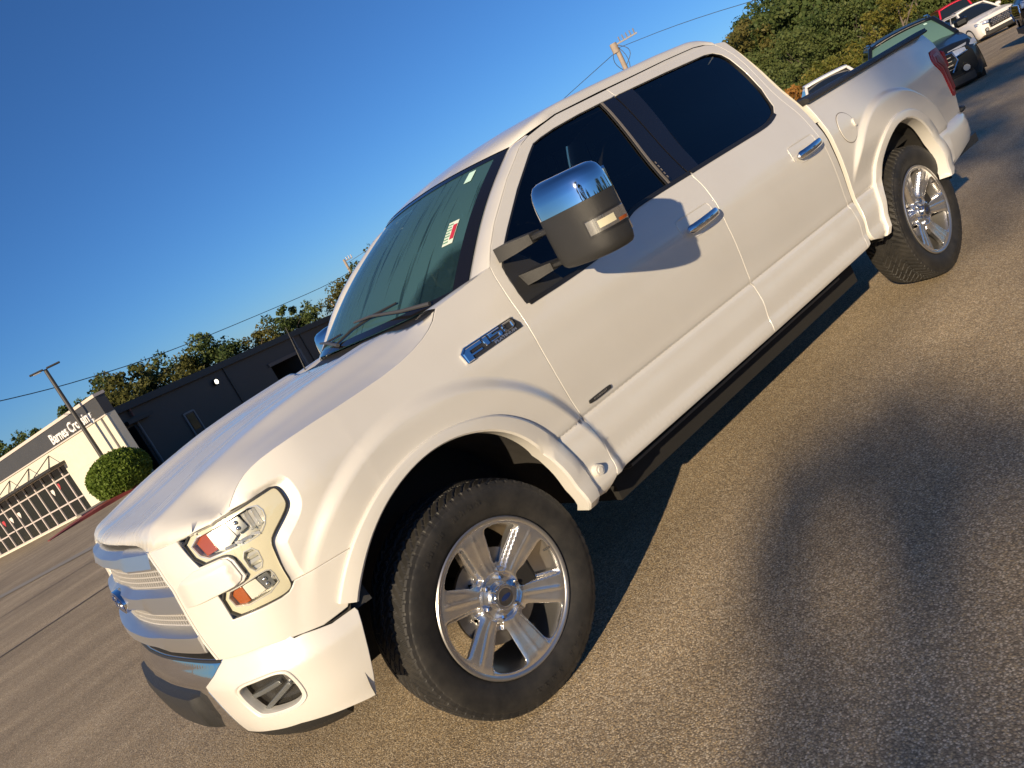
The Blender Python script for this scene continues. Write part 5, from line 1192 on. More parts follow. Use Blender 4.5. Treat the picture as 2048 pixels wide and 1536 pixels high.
dbox('side_canopy', .1, 2.3, -1.30, -1.05, 0, .5, M['charcoal_trim'])
dr = dbox('door', 5.0, 5.95, -4.6, -2.20, 0, .05, M['charcoal_trim']); 
for nm, a in (('door_frame',(4.90,5.02,-4.6,-2.16,.0,.08)),('door_frame',(5.93,6.05,-4.6,-2.16,0,.08)),('door_frame',(5.02,5.93,-2.24,-2.12,0,.08))): dbox(nm, *a, M['grey_pipe'])
M['door_glass'] = simple('olive_glass', (.06,.055,.025), .1); dbox('door_window', 5.12, 5.80, -3.45, -2.34, .05, .07, M['door_glass'])
m_, n_, l_, b_ = mat('wall_lamp_glow'); b_.inputs['Emission Color'].default_value = (1,.93,.75,1); b_.inputs['Emission Strength'].default_value = 3.0; b_.inputs['Base Color'].default_value = (.8,.75,.6,1); M['glow'] = m_
dl(MB().tube([Fd(9.36,-1.12,.0), Fd(9.36,-1.12,.2)], .24, 14).build('lamp_housing', M['charcoal_trim'], None))
dl(MB().tube([Fd(9.36,-1.12,.19), Fd(9.36,-1.12,.24)], .17, 14).build('lamp_bulb', M['glow'], None))
# side wall joining the two fronts
c_ = Vector(F(UR, 0, 0)); mbv = []
dl(MB().add([F(UR,-.6,-.0), Fd(-.05,-6,0), Fd(-.05,0,0), F(UR,5.0,-.0)], [(0,1,2,3)]).build('side_wall', M['charcoal_wall'], None))

bl(MB().add([F(-22,4.7,-.45), F(UR-.1,4.7,-.45), tuple(DA+Vector((0,0,-.3))), tuple(DA+Vector((6,22,-.6))), F(-22,4.7,-20)], [(0,1,2,3,4)]).build('flat_roof', M['charcoal_trim'], None))
# ---- lamp post, sign, kerb, hedge
px, py = pol(8.30, 46.3)
lp = empty('lamp_post', G3(px, py), 0, 'tall dark lot lamp post with two flat heads', 'lamp post')
def on(o, e): o.parent = e; o.matrix_parent_inverse = Matrix.Translation(e.location).inverted(); return o
zt = CAM_POS[2]+46.3*math.tan(math.radians(5.42)); dirx = Vector((math.cos(math.radians(8.3)), -math.sin(math.radians(8.3)), 0))
on(MB().tube([(px,py,float(zg(px,py))), (px,py,zt)], [.13,.095], 10).build('pole', M['dark_metal'], None, 40), lp)
for s in (-1, 1):
    mtx = Matrix.Translation(Vector((px,py,zt))+dirx*s*.42) @ Matrix.Rotation(math.radians(-8.3), 4, 'Z')
    on(MB().box((-.34,-.17,-.02),(.34,.17,.06),.02,mtx).build('lamp_head', M['dark_metal'], None, 40), lp)
    if s < 0: on(MB().box((-.18,-.12,-.05),(.20,.12,-.02),0,mtx).build('lamp_lens', M['white'], None), lp)
sx, sy = pol(9.66, 43.3); sg = empty('small_sign', G3(sx, sy), 0, 'small square white and red sign on a thin post by the hedge', 'sign')
zs_ = CAM_POS[2]-43.3*math.tan(math.radians(2.45))
on(MB().tube([(sx,sy,float(zg(sx,sy))), (sx,sy,zs_+.2)], .025, 6).build('post', M['grey_pipe'], None), sg)
mtx = Matrix.Translation((sx,sy,zs_)) @ Matrix.Rotation(math.radians(25), 4, 'Z')
pl = on(MB().box((-.19,-.045,-.20),(.19,-.03,.20),0,mtx).build('sign_plate', M['white'], None), sg)
on(MB().box((-.15,-.050,-.02),(.05,-.046,.14),0,mtx).build('red_print', M['sticker_red'], None), sg)
kp_ = smooth_open([(1.2,37.0),(2.2,38.2),(3.4,38.9),(4.6,39.4),(5.8,39.7),(7.2,40.2)], 2); kp_ = resamp(kp_, 30)
mb = MB(); mb.loft([[(x, y-.5*t0, float(zg(x,y))-.05), (x, y-.5*t0, float(zg(x,y))+.16*t0+.01), (x-.05, y+.55, float(zg(x,y))+.18*t0+.01), (x-.05, y+.55, float(zg(x,y))-.05)] for (x, y), t0 in zip(kp_, np.clip(np.linspace(.05, 2.2, 30), 0, 1))]); 
kb = mb.build('red_kerb', M['red_curb'], None, 30); tag(kb, 'faded red painted kerb sweeping round the hedge', 'kerb')
mb = MB(); mb.loft([[(x, y+.5, float(zg(x,y))-.05), (x, y+.5, float(zg(x,y))+.22), (x-.1, y+1.6, float(zg(x,y))+.24), (x-.1, y+1.6, float(zg(x,y))-.05)] for (x, y) in kp_[10:]]); ib = mb.build('planting_island', M['concrete'], None, 30); tag(ib, kind='structure')

# ================================================================ FOLIAGE
def leaf_mat(name, c0, c1, c2, trans=.35):
    m, n, l, b = mat(name); out = n['Material Output']
    oi = n.new('ShaderNodeObjectInfo'); ge = n.new('ShaderNodeNewGeometry'); tc = n.new('ShaderNodeTexCoord')
    nz = N(n, 'ShaderNodeTexNoise', Scale=.55, Detail=3.); l.new(tc.outputs['Object'], nz.inputs['Vector'])
    ad = n.new('ShaderNodeMath'); ad.operation = 'MULTIPLY_ADD'; ad.inputs[1].default_value = .45; l.new(ge.outputs['Random Per Island'], ad.inputs[0]); l.new(nz.outputs['Fac'], ad.inputs[2])
    a2 = n.new('ShaderNodeMath'); a2.operation = 'MULTIPLY_ADD'; a2.inputs[1].default_value = .45; l.new(oi.outputs['Random'], a2.inputs[0]); l.new(ad.outputs[0], a2.inputs[2])
    mr = N(n, 'ShaderNodeMapRange'); mr.inputs['From Min'].default_value = .45; mr.inputs['From Max'].default_value = 1.3; l.new(a2.outputs[0], mr.inputs['Value'])
    cr = n.new('ShaderNodeValToRGB'); e = cr.color_ramp.elements; e[0].color = (*c0,1); e[1].color = (*c2,1); q = e.new(.5); q.color = (*c1,1)
    l.new(mr.outputs['Result'], cr.inputs['Fac']); l.new(cr.outputs['Color'], b.inputs['Base Color']); b.inputs['Roughness'].default_value = .6; b.inputs['Specular IOR Level'].default_value = .25
    tl = n.new('ShaderNodeBsdfTranslucent'); l.new(cr.outputs['Color'], tl.inputs[0]); mx = n.new('ShaderNodeMixShader'); mx.inputs[0].default_value = trans
    l.new(b.outputs[0], mx.inputs[1]); l.new(tl.outputs[0], mx.inputs[2]); l.new(mx.outputs[0], out.inputs['Surface']); return m
M['leaf_green'] = leaf_mat('green_foliage', (.036,.062,.020), (.072,.108,.032), (.125,.150,.046))
M['leaf_olive'] = leaf_mat('olive_foliage', (.060,.072,.020), (.105,.105,.028), (.16,.14,.042))
M['leaf_yellow'] = leaf_mat('yellow_foliage', (.075,.095,.018), (.13,.140,.026), (.21,.175,.038))
M['leaf_orange'] = leaf_mat('orange_foliage', (.24,.12,.03), (.36,.17,.04), (.42,.22,.06))
M['leaf_hedge'] = leaf_mat('hedge_foliage', (.06,.11,.014), (.10,.16,.020), (.15,.21,.034))
M['bark'] = simple('bark', (.13,.105,.085), .9, bump=.6, vscale=9, var=.35)
def leaf_mesh(centres, size, r, flat=.0):
    n = len(centres); a = r.normal(size=(n,3)); a /= np.linalg.norm(a, axis=1)[:,None]; b = np.cross(a, r.normal(size=(n,3))); b /= np.linalg.norm(b, axis=1)[:,None]
    s = size*(.45+1.1*r.random(n)**1.5)[:,None]; c = centres
    V = np.stack([c+a*s, c+b*s*.62, c-a*s, c-b*s*.62], 1).reshape(-1,3); F_ = np.arange(4*n).reshape(-1,4)
    return V, F_
def crown_points(r, clumps, per, R, seed_shape, clump_r):
    P_ = []
    for _ in range(clumps):
        while True:
            d = r.normal(size=3); d /= np.linalg.norm(d); k = (.35+.65*r.random()**.5); c = d*k
            if c[2] > -.75: break
        c = c*np.array(R)*seed_shape(c); cr = clump_r*(.6+.8*r.random())
        q = r.normal(size=(per,3)); q /= np.linalg.norm(q, axis=1)[:,None]; q *= (r.random(per)**.45)[:,None]*cr; q[:,2] *= .72; P_.append(c+q)
    return np.vstack(P_)
def tree_proto(seed, H, W, m, clumps, per, leaf, clump_r, trunk_h=.28, open_=1., name='tree'):
    r = np.random.default_rng(seed); lob = r.uniform(.75, 1.2, 8)
    shp = lambda c: lob[int((math.atan2(c[1], c[0])/(2*math.pi) % 1)*8) % 8]*(1. if c[2] < .2 else .95)
    cz = H*(trunk_h+ (1-trunk_h)*.5); R = (W/2, W/2, H*(1-trunk_h)*.5)
    pts = crown_points(r, clumps, per, R, shp, clump_r)+np.array([0,0,cz])
    root = bpy.data.objects.new(name, None); COL.objects.link(root)
    V, F_ = leaf_mesh(pts, leaf, r); from_data('crown', V, F_, m, root, False)
    mb = MB(); bend = r.normal(0, .03*H, 2); top = np.array([bend[0], bend[1], H*.72])
    mb.tube([(0,0,-.3),(bend[0]*.2,bend[1]*.2,H*.25),(bend[0]*.6,bend[1]*.6,H*.5),tuple(top)], [.030*H*.8,.022*H*.8,.014*H*.8,.004*H], 7)
    for k in range(7):
        t = .28+.06*k; p0 = np.array([bend[0]*t, bend[1]*t, H*(.22+.06*k)]); a = r.random()*6.28; L = W*.42*(.7+.5*r.random())
        p1 = p0+np.array([math.cos(a)*L*.5, math.sin(a)*L*.5, H*.10]); p2 = p1+np.array([math.cos(a+.4)*L*.5, math.sin(a+.4)*L*.5, H*.10])
        mb.tube([tuple(p0), tuple(p1), tuple(p2)], [.009*H,.006*H,.002*H], 5)
    mb.build('trunk', M['bark'], root, 60)
    return root
GL = 'broad leafy tree standing in the dense wood behind the parked cars'
GLB = 'trees of the wood behind the parked cars'
protos = {
 'g1': tree_proto(11, 11., 7.5, M['leaf_green'], 52, 150, .17, 1.30), 'g2': tree_proto(12, 13., 8., M['leaf_green'], 60, 150, .17, 1.35),
 'g3': tree_proto(13, 9., 7., M['leaf_green'], 44, 150, .17, 1.25, .12), 'o1': tree_proto(14, 10.5, 6., M['leaf_olive'], 50, 130, .16, .95),
 'y1': tree_proto(15, 5.0, 5.0, M['leaf_yellow'], 38, 120, .13, .80, .02, name='shrub'), 'g4': tree_proto(16, 4.6, 5.0, M['leaf_green'], 38, 120, .13, .85, .02, name='shrub'),
 'r1': tree_proto(17, 3.4, 2.6, M['leaf_orange'], 20, 90, .11, .5, .05, name='shrub'), 's1': tree_proto(18, 10., 4.2, M['leaf_yellow'], 30, 70, .13, .55, .45),
 'far1': tree_proto(19, 10., 7., M['leaf_green'], 54, 90, .19, 1.05, .2), 'far2': tree_proto(20, 9.5, 6.5, M['leaf_olive'], 54, 90, .19, 1.0, .2),
 'col': tree_proto(21, 11.9, 2.1, M['leaf_green'], 44, 130, .14, .50, .10), 'tall': tree_proto(22, 17., 6.2, M['leaf_olive'], 40, 70, .15, .80, .71)}
used_p = set()
def plant(k, x, y, s, rz, label, group, cat='tree', sz=None):
    o = protos[k]
    if k in used_p: o = copy_tree(o)
    used_p.add(k); o.location = G3(x, y, -.1); o.rotation_euler = (0,0,rz); o.scale = (s, s, sz or s); tag(o, label, cat, group); return o
r2 = np.random.default_rng(5)
def ztop(el, D): return CAM_POS[2]+D*math.tan(math.radians(el))
def hgt(k): return {'g1':11.,'g2':13.,'g3':9.,'o1':10.5,'y1':5.,'g4':4.6,'r1':3.4,'s1':10.,'far1':10.,'far2':9.5,'col':11.9,'tall':17.}[k]
def plant_el(k, az, D, el, label, group, cat='tree', wide=1.):
    x, y = pol(az, D); h = ztop(el, D)-float(zg(x,y)); sz = h/hgt(k)/1.02; return plant(k, x, y, sz*wide, r2.random()*6.28, label, group, cat, sz)
# wood on the rise to the right
for az, D, el in ((57.0,70,3.7),(58.3,68,4.3)): plant_el('o1', az, D, el, 'yellowing tall tree at the left edge of the wood', 'yellowing trees at the edge of the wood')
for az in np.arange(59.3, 77, 1.75):
    for D, el in ((82, 5.0+.16*(az-59)), (70, 3.9+.12*(az-59)), (61, 2.3+.05*(az-59))):
        a = az+r2.normal(0,.35); plant_el(['g1','g2','g3'][int(r2.integers(3))], a, D+r2.normal(0,1.5), el*(.9+.2*r2.random()), GL, GLB)
for az in np.arange(54.5, 76, 1.25):
    k = 'y1' if r2.random() < (.2 if az < 60 else .55) else 'g4'
    plant_el(k, az+r2.normal(0,.2), (54 if az < 66 else 60)+r2.normal(0,1.2), -.1+.5*r2.random(), 'yellow green shrub along the foot of the wood' if k == 'y1' else 'low green shrub along the foot of the wood', 'shrubs along the foot of the wood, '+('yellow green' if k == 'y1' else 'green'), 'shrub')
plant_el('r1', 59.8, 50, -.35, 'small bright orange shrub in front of the wood', None, 'shrub')
plant_el('s1', 65.6, 50, 1.6, 'thin yellowing sapling with a pale bare trunk, left one of two', None); plant_el('s1', 67.0, 50, 2.2, 'thin yellowing sapling with a pale bare trunk, right one of two', None)
# trees behind the dark building
for i, (az, el, k) in enumerate(((8.6,2.7,'far1'),(10.2,3.3,'far1'),(11.7,3.45,'far2'),(13.4,3.05,'far1'),(15.2,2.4,'far2'),(16.7,2.9,'far1'),(17.8,2.4,'far1'),(20.4,1.75,'far2'),(22.4,2.0,'far1'),(24.0,1.7,'far1'))):
    plant_el(k, az, 84+r2.normal(0,2), el*1.12+.15, 'thin crowned tree showing over the charcoal workshop roof', 'trees over the workshop roof')
for az, el, k in ((26.6,1.9,'far2'),(28.0,2.7,'far2'),(29.6,2.8,'far1'),(31.2,3.4,'far2'),(33.2,4.0,'far1'),(35.5,4.2,'far1')):
    plant_el(k, az, 88, el, 'brown tinged tree behind the utility pole beside the windshield', 'brown tinged trees beside the windshield')
for az, el in ((3.6,2.6),(4.5,3.1),(5.4,2.7)): plant_el('far1', az, 100, el, 'dark distant tree over the left end of the showroom roof', 'trees over the showroom roof')
# trees across the lot, behind the photographer
BL, BG = 'tall leafy tree across the lot on the sunny side', 'trees across the lot on the sunny side'
_hx, _hy = -SUN_FROM.x/math.hypot(SUN_FROM.x, SUN_FROM.y), -SUN_FROM.y/math.hypot(SUN_FROM.x, SUN_FROM.y)
def sunpos(s, p): return (-_hx*s+_hy*p, -_hy*s-_hx*p)
for k, s, p, h, w in (('col',30,2.05,11.9,1.0),('tall',31,5.9,16.3,1.0),('o1',33,11.,14.,1.0)):
    x, y = sunpos(s, p); sz = (h-float(zg(x,y)))/hgt(k); plant(k, x, y, sz*w, r2.random()*6, BL, BG, 'tree', sz)
for az in (118,128,137,146,154,163,172,181,190,200,209,217):
    x, y = pol(az, 48+r2.normal(0,3)); plant(['g1','g3','g2'][int(r2.integers(3))], x, y, .75+.2*r2.random(), r2.random()*6, 'leafy tree far behind the photographer', 'trees far behind the photographer')
# clipped round hedge by the showroom
hx_, hy_ = pol(8.62, 43.8); hz = float(zg(hx_, hy_)); hd = empty('round_hedge', (hx_, hy_, hz), 0, 'large round clipped green hedge in front of the showroom corner', 'hedge')
q = rng.normal(size=(15000,3)); q /= np.linalg.norm(q, axis=1)[:,None]; q *= (.90+.12*rng.random(len(q)))[:,None]
q *= (1+.03*np.sin(q[:,:1]*9)*np.cos(q[:,1:2]*8+q[:,2:3]*5)); c_ = q*np.array([1.52,1.4,1.15])+np.array([0,0,1.02]); c_ = c_[c_[:,2] > 0]
V, F_ = leaf_mesh(c_, .075, rng); from_data('crown', V, F_, M['leaf_hedge'], hd, False)
cs = MB(); cs.loft([[(1.40*math.cos(a)*k, 1.28*math.sin(a)*k, 1.02+1.04*z) for a in np.linspace(0,2*np.pi,25)[:-1]] for z, k in ((-.98,.3),(-.7,.7),(-.3,.95),(0,1),(.3,.95),(.6,.8),(.85,.52),(.97,.2))]); cs.build('inner_twigs', M['leaf_hedge'], hd, True)
# ---- utility poles and wires
M['pole_wood'] = simple('weathered_pole', (.33,.27,.22), .9, var=.25, vscale=6, bump=.4); M['wire'] = simple('cable', (.05,.06,.07), .6)
def upole(az, D, el, label, arm=0, rad=.15):
    x, y = pol(az, D); z1 = ztop(el, D); e = empty('utility_pole', G3(x, y), 0, label, 'utility pole')
    on(MB().tube([G3(x, y), (x, y, z1)], [rad*1.25, rad], 10).build('pole', M['pole_wood'], None, 40), e)
    a = math.radians(az); rx, ry = math.cos(a), -math.sin(a)
    if arm:
        on(MB().tube([(x-.12*rx,y-.12*ry,z1-.75),(x-.12*rx,y-.12*ry,z1+.05)], [.30,.30], 12).build('transformer', M['pole_wood'], None, 40), e)
        on(MB().box((-.1,-.06,-.06),(2.0,.06,.06),0,Matrix.Translation((x,y,z1-.15)) @ Matrix.Rotation(-a, 4, 'Z')).build('crossarm', M['grey_pipe'], None), e)
        on(MB().box((-.7,-.06,-.06),(1.4,.06,.06),0,Matrix.Translation((x,y,z1-2.6)) @ Matrix.Rotation(-a, 4, 'Z')).build('crossarm', M['dark_metal'], None), e)
        for k in range(5): on(MB().tube([(x+rx*(.5+.33*k),y+ry*(.5+.33*k),z1-.1),(x+rx*(.5+.33*k),y+ry*(.5+.33*k),z1+.32)], .055, 6).build('insulator', M['grey_pipe'], None), e)
        for k, (r0, dz) in enumerate(((.9,-1.2),(-.6,-1.6),(.5,-2.2))): on(MB().tube([(x+rx*r0*math.sin(t*math.pi),y+ry*r0*math.sin(t*math.pi),z1-.1+(dz-.8)*t) for t in np.linspace(0,1,9)], .03, 5).build('loose_cable', M['wire'], None), e)
    else:
        on(MB().box((0,-.05,-.05),(1.0,.05,.05),0,Matrix.Translation((x,y,z1-.25)) @ Matrix.Rotation(-a, 4, 'Z')).build('crossarm', M['grey_pipe'], None), e)
        for k in range(3): on(MB().tube([(x+rx*(.35+.3*k),y+ry*(.35+.3*k),z1-.2),(x+rx*(.35+.3*k),y+ry*(.35+.3*k),z1+.15)], .06, 6).build('insulator', M['mullion'], None), e)
    return e
upole(28.22, 95, 3.05, 'pale utility pole rising in front of the brown trees'); upole(26.08, 92, 1.10, 'short pale utility pole just above the workshop roof', 0, .13)
upole(51.38, 72, 6.95, 'tall utility pole with transformer and crossarms over the truck roof', 1, .20)
def wire(pts, label, rad=.022):
    P3 = [(*pol(az, D), ztop(el, D)) for az, el, D in pts]; P3 = smooth_open(P3, 2); o = MB().tube([tuple(p) for p in P3], rad, 5).build('overhead_wire', M['wire'], None); tag(o, label, 'wire')
wire([(-9,9.4,40),(-2,6.9,45),(5.28,4.86,52),(9.33,3.90,58),(14.8,2.98,66),(22.1,2.34,80),(26.4,2.02,90),(28.2,2.1,95)], 'long thin wire sagging across the sky over the workshop', .030)
wire([(28.2,2.7,95),(36,3.4,92),(43,4.6,84),(46.98,5.52,78),(50.98,6.38,73)], 'thin wire rising to the tall utility pole', .028)
wire([(51.4,6.6,72),(56,5.9,66),(62,4.4,60),(68,3.5,56),(76,3.2,54)], 'thin wire leading from the tall pole across the wood', .022)

# ================================================================ OTHER VEHICLES
def car_paint(name, col): return simple(name, col, .30, .0, spec=.35, coat=.35)
M['car_black'] = car_paint('black_car_paint', (.008,.010,.014)); M['car_white'] = car_paint('white_car_paint', (.78,.75,.72)); M['car_red'] = car_paint('red_car_paint', (.50,.012,.04))
M['car_glass'] = simple('car_glass', (.012,.016,.020), .03, spec=.9, coat=.3); M['green_glass'] = simple('green_windshield', (.10,.19,.17), .10, spec=.6)
M['car_tyre'] = simple('plain_tyre', (.02,.02,.02), .7); M['car_lamp'] = simple('car_headlamp', (.55,.58,.62), .08, .6, coat=.8); M['white_print'] = simple('white_print', (.8,.8,.78), .5)
def make_car(name, loc, heading, label, cat, body, L=4.9, W=1.98, H=1.72, kind='suv', glass=None, grille='bars'):
    """front towards +x in its own frame"""
    root = empty(name, loc, heading, label, cat)
    hb = {'suv': (1.00,1.14), 'sedan': (.80,.97), 'van': (1.05,1.25), 'pickup': (1.08,1.20)}[kind]; belt = hb[1]; xf = L/2
    ws0, ws1, rf1, rf0 = {'suv': (xf-1.45, xf-2.20, -xf+.55, -xf+.12), 'sedan': (xf-1.55, xf-2.35, -xf+1.75, -xf+.95), 'van': (xf-.95, xf-1.55, -xf+.25, -xf+.05), 'pickup': (xf-1.55, xf-2.15, -.95, -1.25)}[kind]
    def hw(x): t = abs(x)/xf; return W/2*(1-.10*max(0,(t-.62)/.38)**2.2-.05*max(0,(t-.9)/.1)**2)
    def topz(x):
        if x > ws0: return hb[0]+(belt-hb[0])*sst(xf-.02, ws0, x)-.10*sst(xf-.22, xf, x)
        if kind == 'pickup' and x < rf0: return belt+.04
        return belt-.03*sst(-xf+.4,-xf,x)
    xs = np.r_[np.linspace(-xf, -xf+.3, 4), np.linspace(-xf+.5, xf-.5, 16), np.linspace(xf-.32, xf, 6)]; rings = []
    for x in xs:
        w = hw(x); z0 = .22+.10*sst(xf-.5, xf, abs(x)); zt = topz(x); e = sst(xf-.02, xf-.14, abs(x)); xx = x
        fb = lambda y: .13*(abs(y)/w)**2.5*sst(xf-.55, xf, x)-.10*(abs(y)/w)**2.5*sst(-xf+.4, -xf, x)
        rings.append([(q0-fb(q1), q1, q2) for q0, q1, q2 in [(xx, -w*.90, z0), (xx, -w*.99, z0+.14), (xx, -w, zt*.62), (xx, -w*.975, zt-.13), (xx, -w*.90, zt-.025), (xx, -w*.60, zt+.02*e), (xx, 0, zt+.035*e), (xx, w*.60, zt+.02*e), (xx, w*.90, zt-.025), (xx, w*.975, zt-.13), (xx, w, zt*.62), (xx, w*.99, z0+.14), (xx, w*.90, z0)]])
    MB().loft(rings).build('body', body, root, 38)
    # greenhouse
    wb, wt = W/2*.90, W/2*.66; bz = belt-.02; base = [(ws0,.96),(rf0,.93)]
    def gh(x, y, z): return (x, y, z)
    roof = [[(x, y*wt*(1-.06*((x-ws1)/(rf1-ws1)-.4)**2), H-(.02 if kind == 'sedan' else .055)*(y*y)-.05*((2*(x-ws1)/(rf1-ws1)-.9)**2)) for y in np.linspace(-1, 1, 9)] for x in np.linspace(ws1+.02, rf1, 9)]
    sheet('roof', np.array(roof), body, root).modifiers.new('solid', 'SOLIDIFY').thickness = -.05
    gl = glass or M['car_glass']
    # windshield, rear window, side windows: slightly bowed sheets between belt and roof
    wsG = np.array([[((ws0+.10*(1-y*y))*(1-t)+(ws1+.04*(1-y*y))*t, y*(wb*.93*(1-t)+wt*.93*t), bz*(1-t)+(H-.05-.04*y*y)*t+.03*math.sin(math.pi*t)) for y in np.linspace(-1,1,9)] for t in np.linspace(0,1,6)])
    sheet('windshield', wsG, gl, root)
    rwG = np.array([[(rf0*(1-t)+rf1*t, y*(wb*.90*(1-t)+wt*.93*t), bz*(1-t)+(H-.07)*t) for y in np.linspace(-1,1,5)] for t in np.linspace(0,1,4)]); sheet('rear_window', rwG, M['car_glass'], root)
    for s in (-1, 1):
        n = {'suv': 3, 'sedan': 2, 'van': 2, 'pickup': 2}[kind]; ed = np.linspace(0, 1, n+1)
        for a, b in zip(ed[:-1], ed[1:]):
            G = np.array([[((ws0-.12)*(1-u)+(rf0+.06)*u if t == 0 else ((ws0-.12)*(1-t)+(ws1-.06)*t)*(1-u)+((rf0+.06)*(1-t)+(rf1+.02)*t)*u, s*(wb*(1-t)+wt*t+.012*math.sin(math.pi*t)), bz*(1-t)+(H-.075)*t) for u in np.linspace(a+.022, b-.022, 6)] for t in np.linspace(.03,.93,5)])
            sheet('side_window', G, M['car_glass'], root)
        # pillars behind the glass
        G = np.array([[(((ws0-.02)*(1-t)+(ws1)*t)*(1-u)+((rf0)*(1-t)+(rf1)*t)*u, s*(wb*(1-t)+wt*t-.012), bz*(1-t)+(H-.05)*t) for u in np.linspace(0, 1, 12)] for t in np.linspace(0,1,5)]); sheet('pillar_frame', G, body, root)
        mb = MB().tube([(ws0+.02, s*wb*.97, bz), (ws1+.03, s*wt*.99, H-.07)], .045, 8); mb.build('a_pillar', body, root, 50)
        # mirror
        mm = MB().box((ws0-.52, s*(W/2+.06)-.13*(1 if s > 0 else 1), belt+.02), (ws0-.34, s*(W/2+.06)+.13, belt+.20), .05); mo = mm.build('mirror', body, root, 40)
        # lamps
        xh = xf-.16; y0, y1 = hw(xf)*.50, hw(xf-.42)*.985+.004; fx = lambda y: .012-.13*(abs(y)/hw(xf))**2.5
        hp_ = []
        for t in np.linspace(0, 1, 8):
            y = y0*(1-t)+y1*t; xq = xf-.015-.30*t**2.2
            hp_.append([(xq, s*y, hb[0]-.235+.06*t), (xq-.005, s*(y+.004), hb[0]-.15+.03*t), (xq-.05, s*y*.99, hb[0]-.075+.015*t), (xq-.2, s*y*.9, hb[0]-.09), (xq-.2, s*y*.9, hb[0]-.22)])
        MB().loft(hp_).build('headlight', M['car_lamp'], root, 40)
        MB().loft([[(xq+.012, s*y, z-.012), (xq+.016, s*y, z), (xq+.01, s*y, z+.012), (xq-.03, s*y, z)] for xq, y, z in [(xf-.015-.30*t**2.2, y0*(1-t)+y1*t, hb[0]-.24+.06*t) for t in np.linspace(0, 1, 8)]]).build('lamp_trim', M['chrome'], root, 40)
        fy = hw(xf)*.74; MB().tube([(xf-.13*.74**2.5-.03, s*fy, .50), (xf-.13*.74**2.5+.012, s*fy, .50)], [.06,.06], 16).build('fog_light', M['car_lamp'], root, 40)
        MB().tube([(xf-.13*.74**2.5-.03, s*fy, .50), (xf-.13*.74**2.5+.006, s*fy, .50)], [.09,.09], 16).build('fog_ring', M['gloss_black'], root, 40)
        MB().box((-xf-.01, s*W/2*.72-.12, belt-.30), (-xf+.16, s*W/2*.72+.14, belt-.05), .03).build('tail_light', M['red_lens'], root, 40)
    # grille and lower bumper
    gw = hw(xf)*.56; g = MB().loft([[(xf+.012, y, hb[0]-.46), (xf+.022, y*1.06, hb[0]-.30), (xf+.0, y, hb[0]-.13), (xf-.1, y, hb[0]-.13), (xf-.1, y, hb[0]-.46)] for y in np.linspace(-gw, gw, 7)]).build('grille', M['gloss_black'], root, 40)
    if grille == 'bars':
        for k in range(4): MB().box((xf+.02, -gw*.9, hb[0]-.42+.075*k), (xf+.034, gw*.9, hb[0]-.405+.075*k)).build('grille_bar', M['chrome'], g)
        for s in (-1, 1): MB().tube([(xf+.02, s*gw*.8, hb[0]-.48), (xf+.03, s*gw*1.10, hb[0]-.30), (xf+.012, s*gw*1.02, hb[0]-.115), (xf+.012, 0, hb[0]-.105)], .014, 6).build('grille_trim', M['chrome'], g)
    else:
        for k in range(4):
            for j in range(7):
                y = -gw*.9+gw*1.8*(j+.5*(k % 2))/7.0; MB().box((xf+.018, y, hb[0]-.43+.075*k), (xf+.036, y+gw*.20, hb[0]-.375+.075*k), .006).build('grille_tile', M['chrome'], g)
        MB().loft([[(xf+.030+dx, .085*k*math.cos(a), hb[0]-.21+.045*k*math.sin(a)) for a in np.linspace(0,2*np.pi,17)[:-1]] for dx, k in ((0,1),(.012,.9))]).build('emblem', M['chrome'], g, 40)
    MB().loft([[(xf-.06-.06*abs(y/hw(xf))**2, y, .21), (xf+.015-.05*abs(y/hw(xf))**2, y, .26), (xf+.018-.05*abs(y/hw(xf))**2, y, .40), (xf-.1, y, .42)] for y in np.linspace(-hw(xf)*.86, hw(xf)*.86, 9)]).build('lower_bumper', M['black'], root, 40)
    R = .37 if kind != 'sedan' else .33
    for x in (xf-.95, -xf+1.05):
        for s in (-1, 1):
            th = np.linspace(0, 2*np.pi, 33)[:-1]; yo = s*(W/2-.015)
            arch = MB().loft([[(x+r*math.cos(a), s*(W/2+d), .36+r*math.sin(a)) for a in np.linspace(-.15, math.pi+.15, 21)] for r, d in ((R+.085,.008),(R+.02,.010),(R+.02,-.25),(R+.085,-.25))], False, False).build('wheel_arch', M['black'], root, 40)
            wv = MB().loft([[(x+r*math.cos(a), yo-s*dy, R+r*math.sin(a)) for a in th] for r, dy in ((R*.66,.02),(R*.80,.0),(R*.95,.008),(R,.035),(R,.19),(R*.9,.22),(R*.5,.22))], True, True).build('wheel', M['car_tyre'], root, 40)
            for q in range(7):
                a = q*2*math.pi/7; ca, sa = math.cos(a), math.sin(a); pts = []
                mb = MB().add([(x+ca*r-sa*h, yo-s*dy, R+sa*r+ca*h) for r, h, dy in ((.05,-.035,.012),(R*.68,-.05,.004),(R*.68,.05,.004),(.05,.035,.012),(.05,-.035,.06),(R*.68,-.05,.06),(R*.68,.05,.06),(.05,.035,.06))], [(0,1,2,3),(4,7,6,5),(0,4,5,1),(1,5,6,2),(2,6,7,3),(3,7,4,0)]); mb.build('spoke', M['alloy'], wv)
            MB().loft([[(x+r*math.cos(a), yo-s*dy, R+r*math.sin(a)) for a in th] for r, dy in ((R*.69,.03),(R*.69,.0),(R*.64,.0),(R*.62,.08))], True, False).build('rim', M['alloy'], wv, 40)
    if kind == 'suv':
        for s in (-1, 1): MB().tube([(ws1-.1, s*wt*.93, H-.03), (ws1-.2, s*wt*.95, H+.03), (rf1+.2, s*wt*.95, H+.02), (rf1+.1, s*wt*.93, H-.05)], .018, 6).build('roof_rail', M['gloss_black'], root, 50)
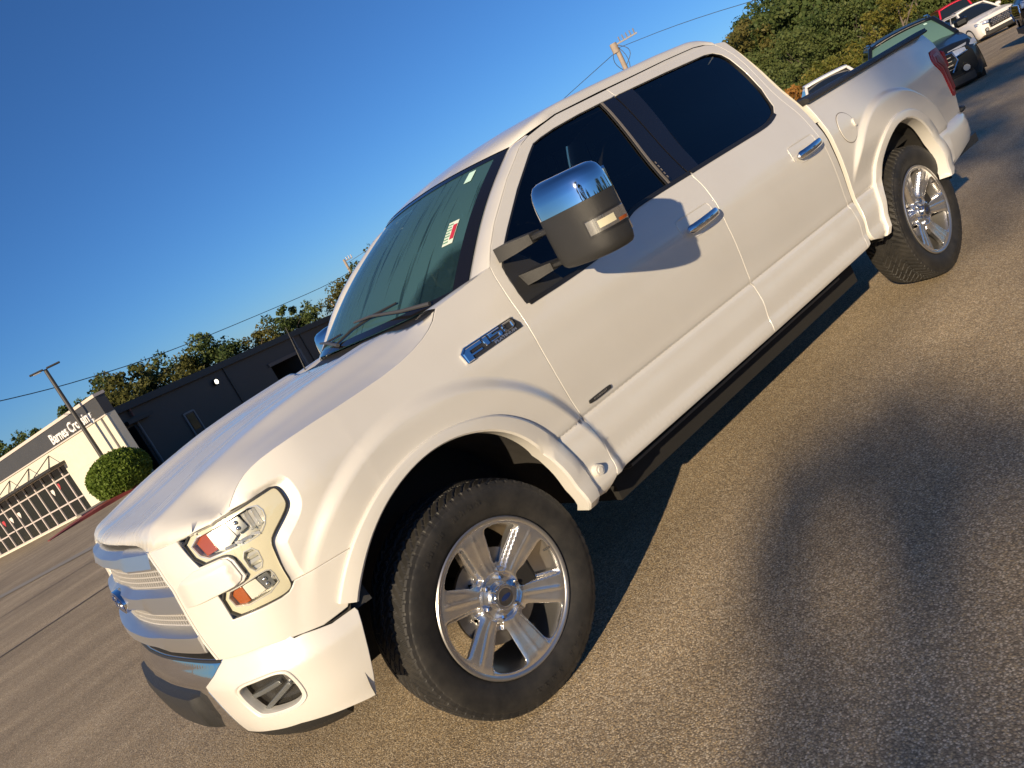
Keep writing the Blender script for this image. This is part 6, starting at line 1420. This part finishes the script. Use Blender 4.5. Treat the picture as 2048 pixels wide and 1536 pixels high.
    return root, ws0, ws1, wb, wt, bz
def facing(x, y, turn=0.): 
    return math.atan2(CAM_POS[1]-y, CAM_POS[0]-x)+math.radians(turn)
bx, by = pol(66.7, 21.0)
bs, w0, w1, wb_, wt_, bz_ = make_car('black_suv', G3(bx, by, -.08), facing(bx, by, 5), 'glossy black suv parked behind the tail of the white pickup', 'suv', M['car_black'], 5.1, 1.98, 1.66, 'suv', M['green_glass'])
Hc = 1.66
def bws(y, t): return ((w0+.10*(1-y*y))*(1-t)+(w1+.04*(1-y*y))*t+.012, y*(wb_*.93*(1-t)+wt_*.93*t), bz_*(1-t)+(Hc-.05-.04*y*y)*t+.03*math.sin(math.pi*t)+.006)
text_obj('NINNO', .17, M['white_print'], bs, lambda x,y,z: bws(-.60+x*1.1, .40+y*1.15), name='windshield_print', extr=.0)
sh_ = np.array([[bws(y, t) for y in (.70,.80)] for t in (.84,.92)]); sheet('windshield_tag', sh_, M['tag_pale'], bs)
wx, wy = pol(62.2, 26.0)
make_car('white_sedan', G3(wx, wy), facing(wx, wy, 8), 'white sedan parked left of the black suv, only its roof edge showing over the bed', 'sedan', M['car_white'], 4.8, 1.85, 1.54, 'sedan')
wx, wy = pol(70.35, 46.5)
make_car('white_suv', G3(wx, wy), facing(wx, wy, 24), 'white suv with tiled chrome grille parked beyond the black suv', 'suv', M['car_white'], 4.7, 1.9, 1.70, 'suv', None, 'tiles')
wx, wy = pol(69.55, 52.2)
make_car('red_van', G3(wx, wy), facing(wx, wy, 8), 'red high roofed van standing behind the white suv', 'van', M['car_red'], 5.2, 2.0, 2.35, 'van')
wx, wy = pol(78.4, 25.3)
make_car('black_pickup', G3(wx, wy), math.radians(118), 'black vehicle cut off by the right edge of the picture', 'pickup', M['car_black'], 5.4, 2.0, 1.85, 'pickup')
wx, wy = pol(71.9, 62)
make_car('silver_suv', G3(wx, wy), facing(wx, wy, 10), 'pale suv far off between the white suv and the black vehicle', 'suv', M['car_white'], 4.6, 1.9, 1.7, 'suv')
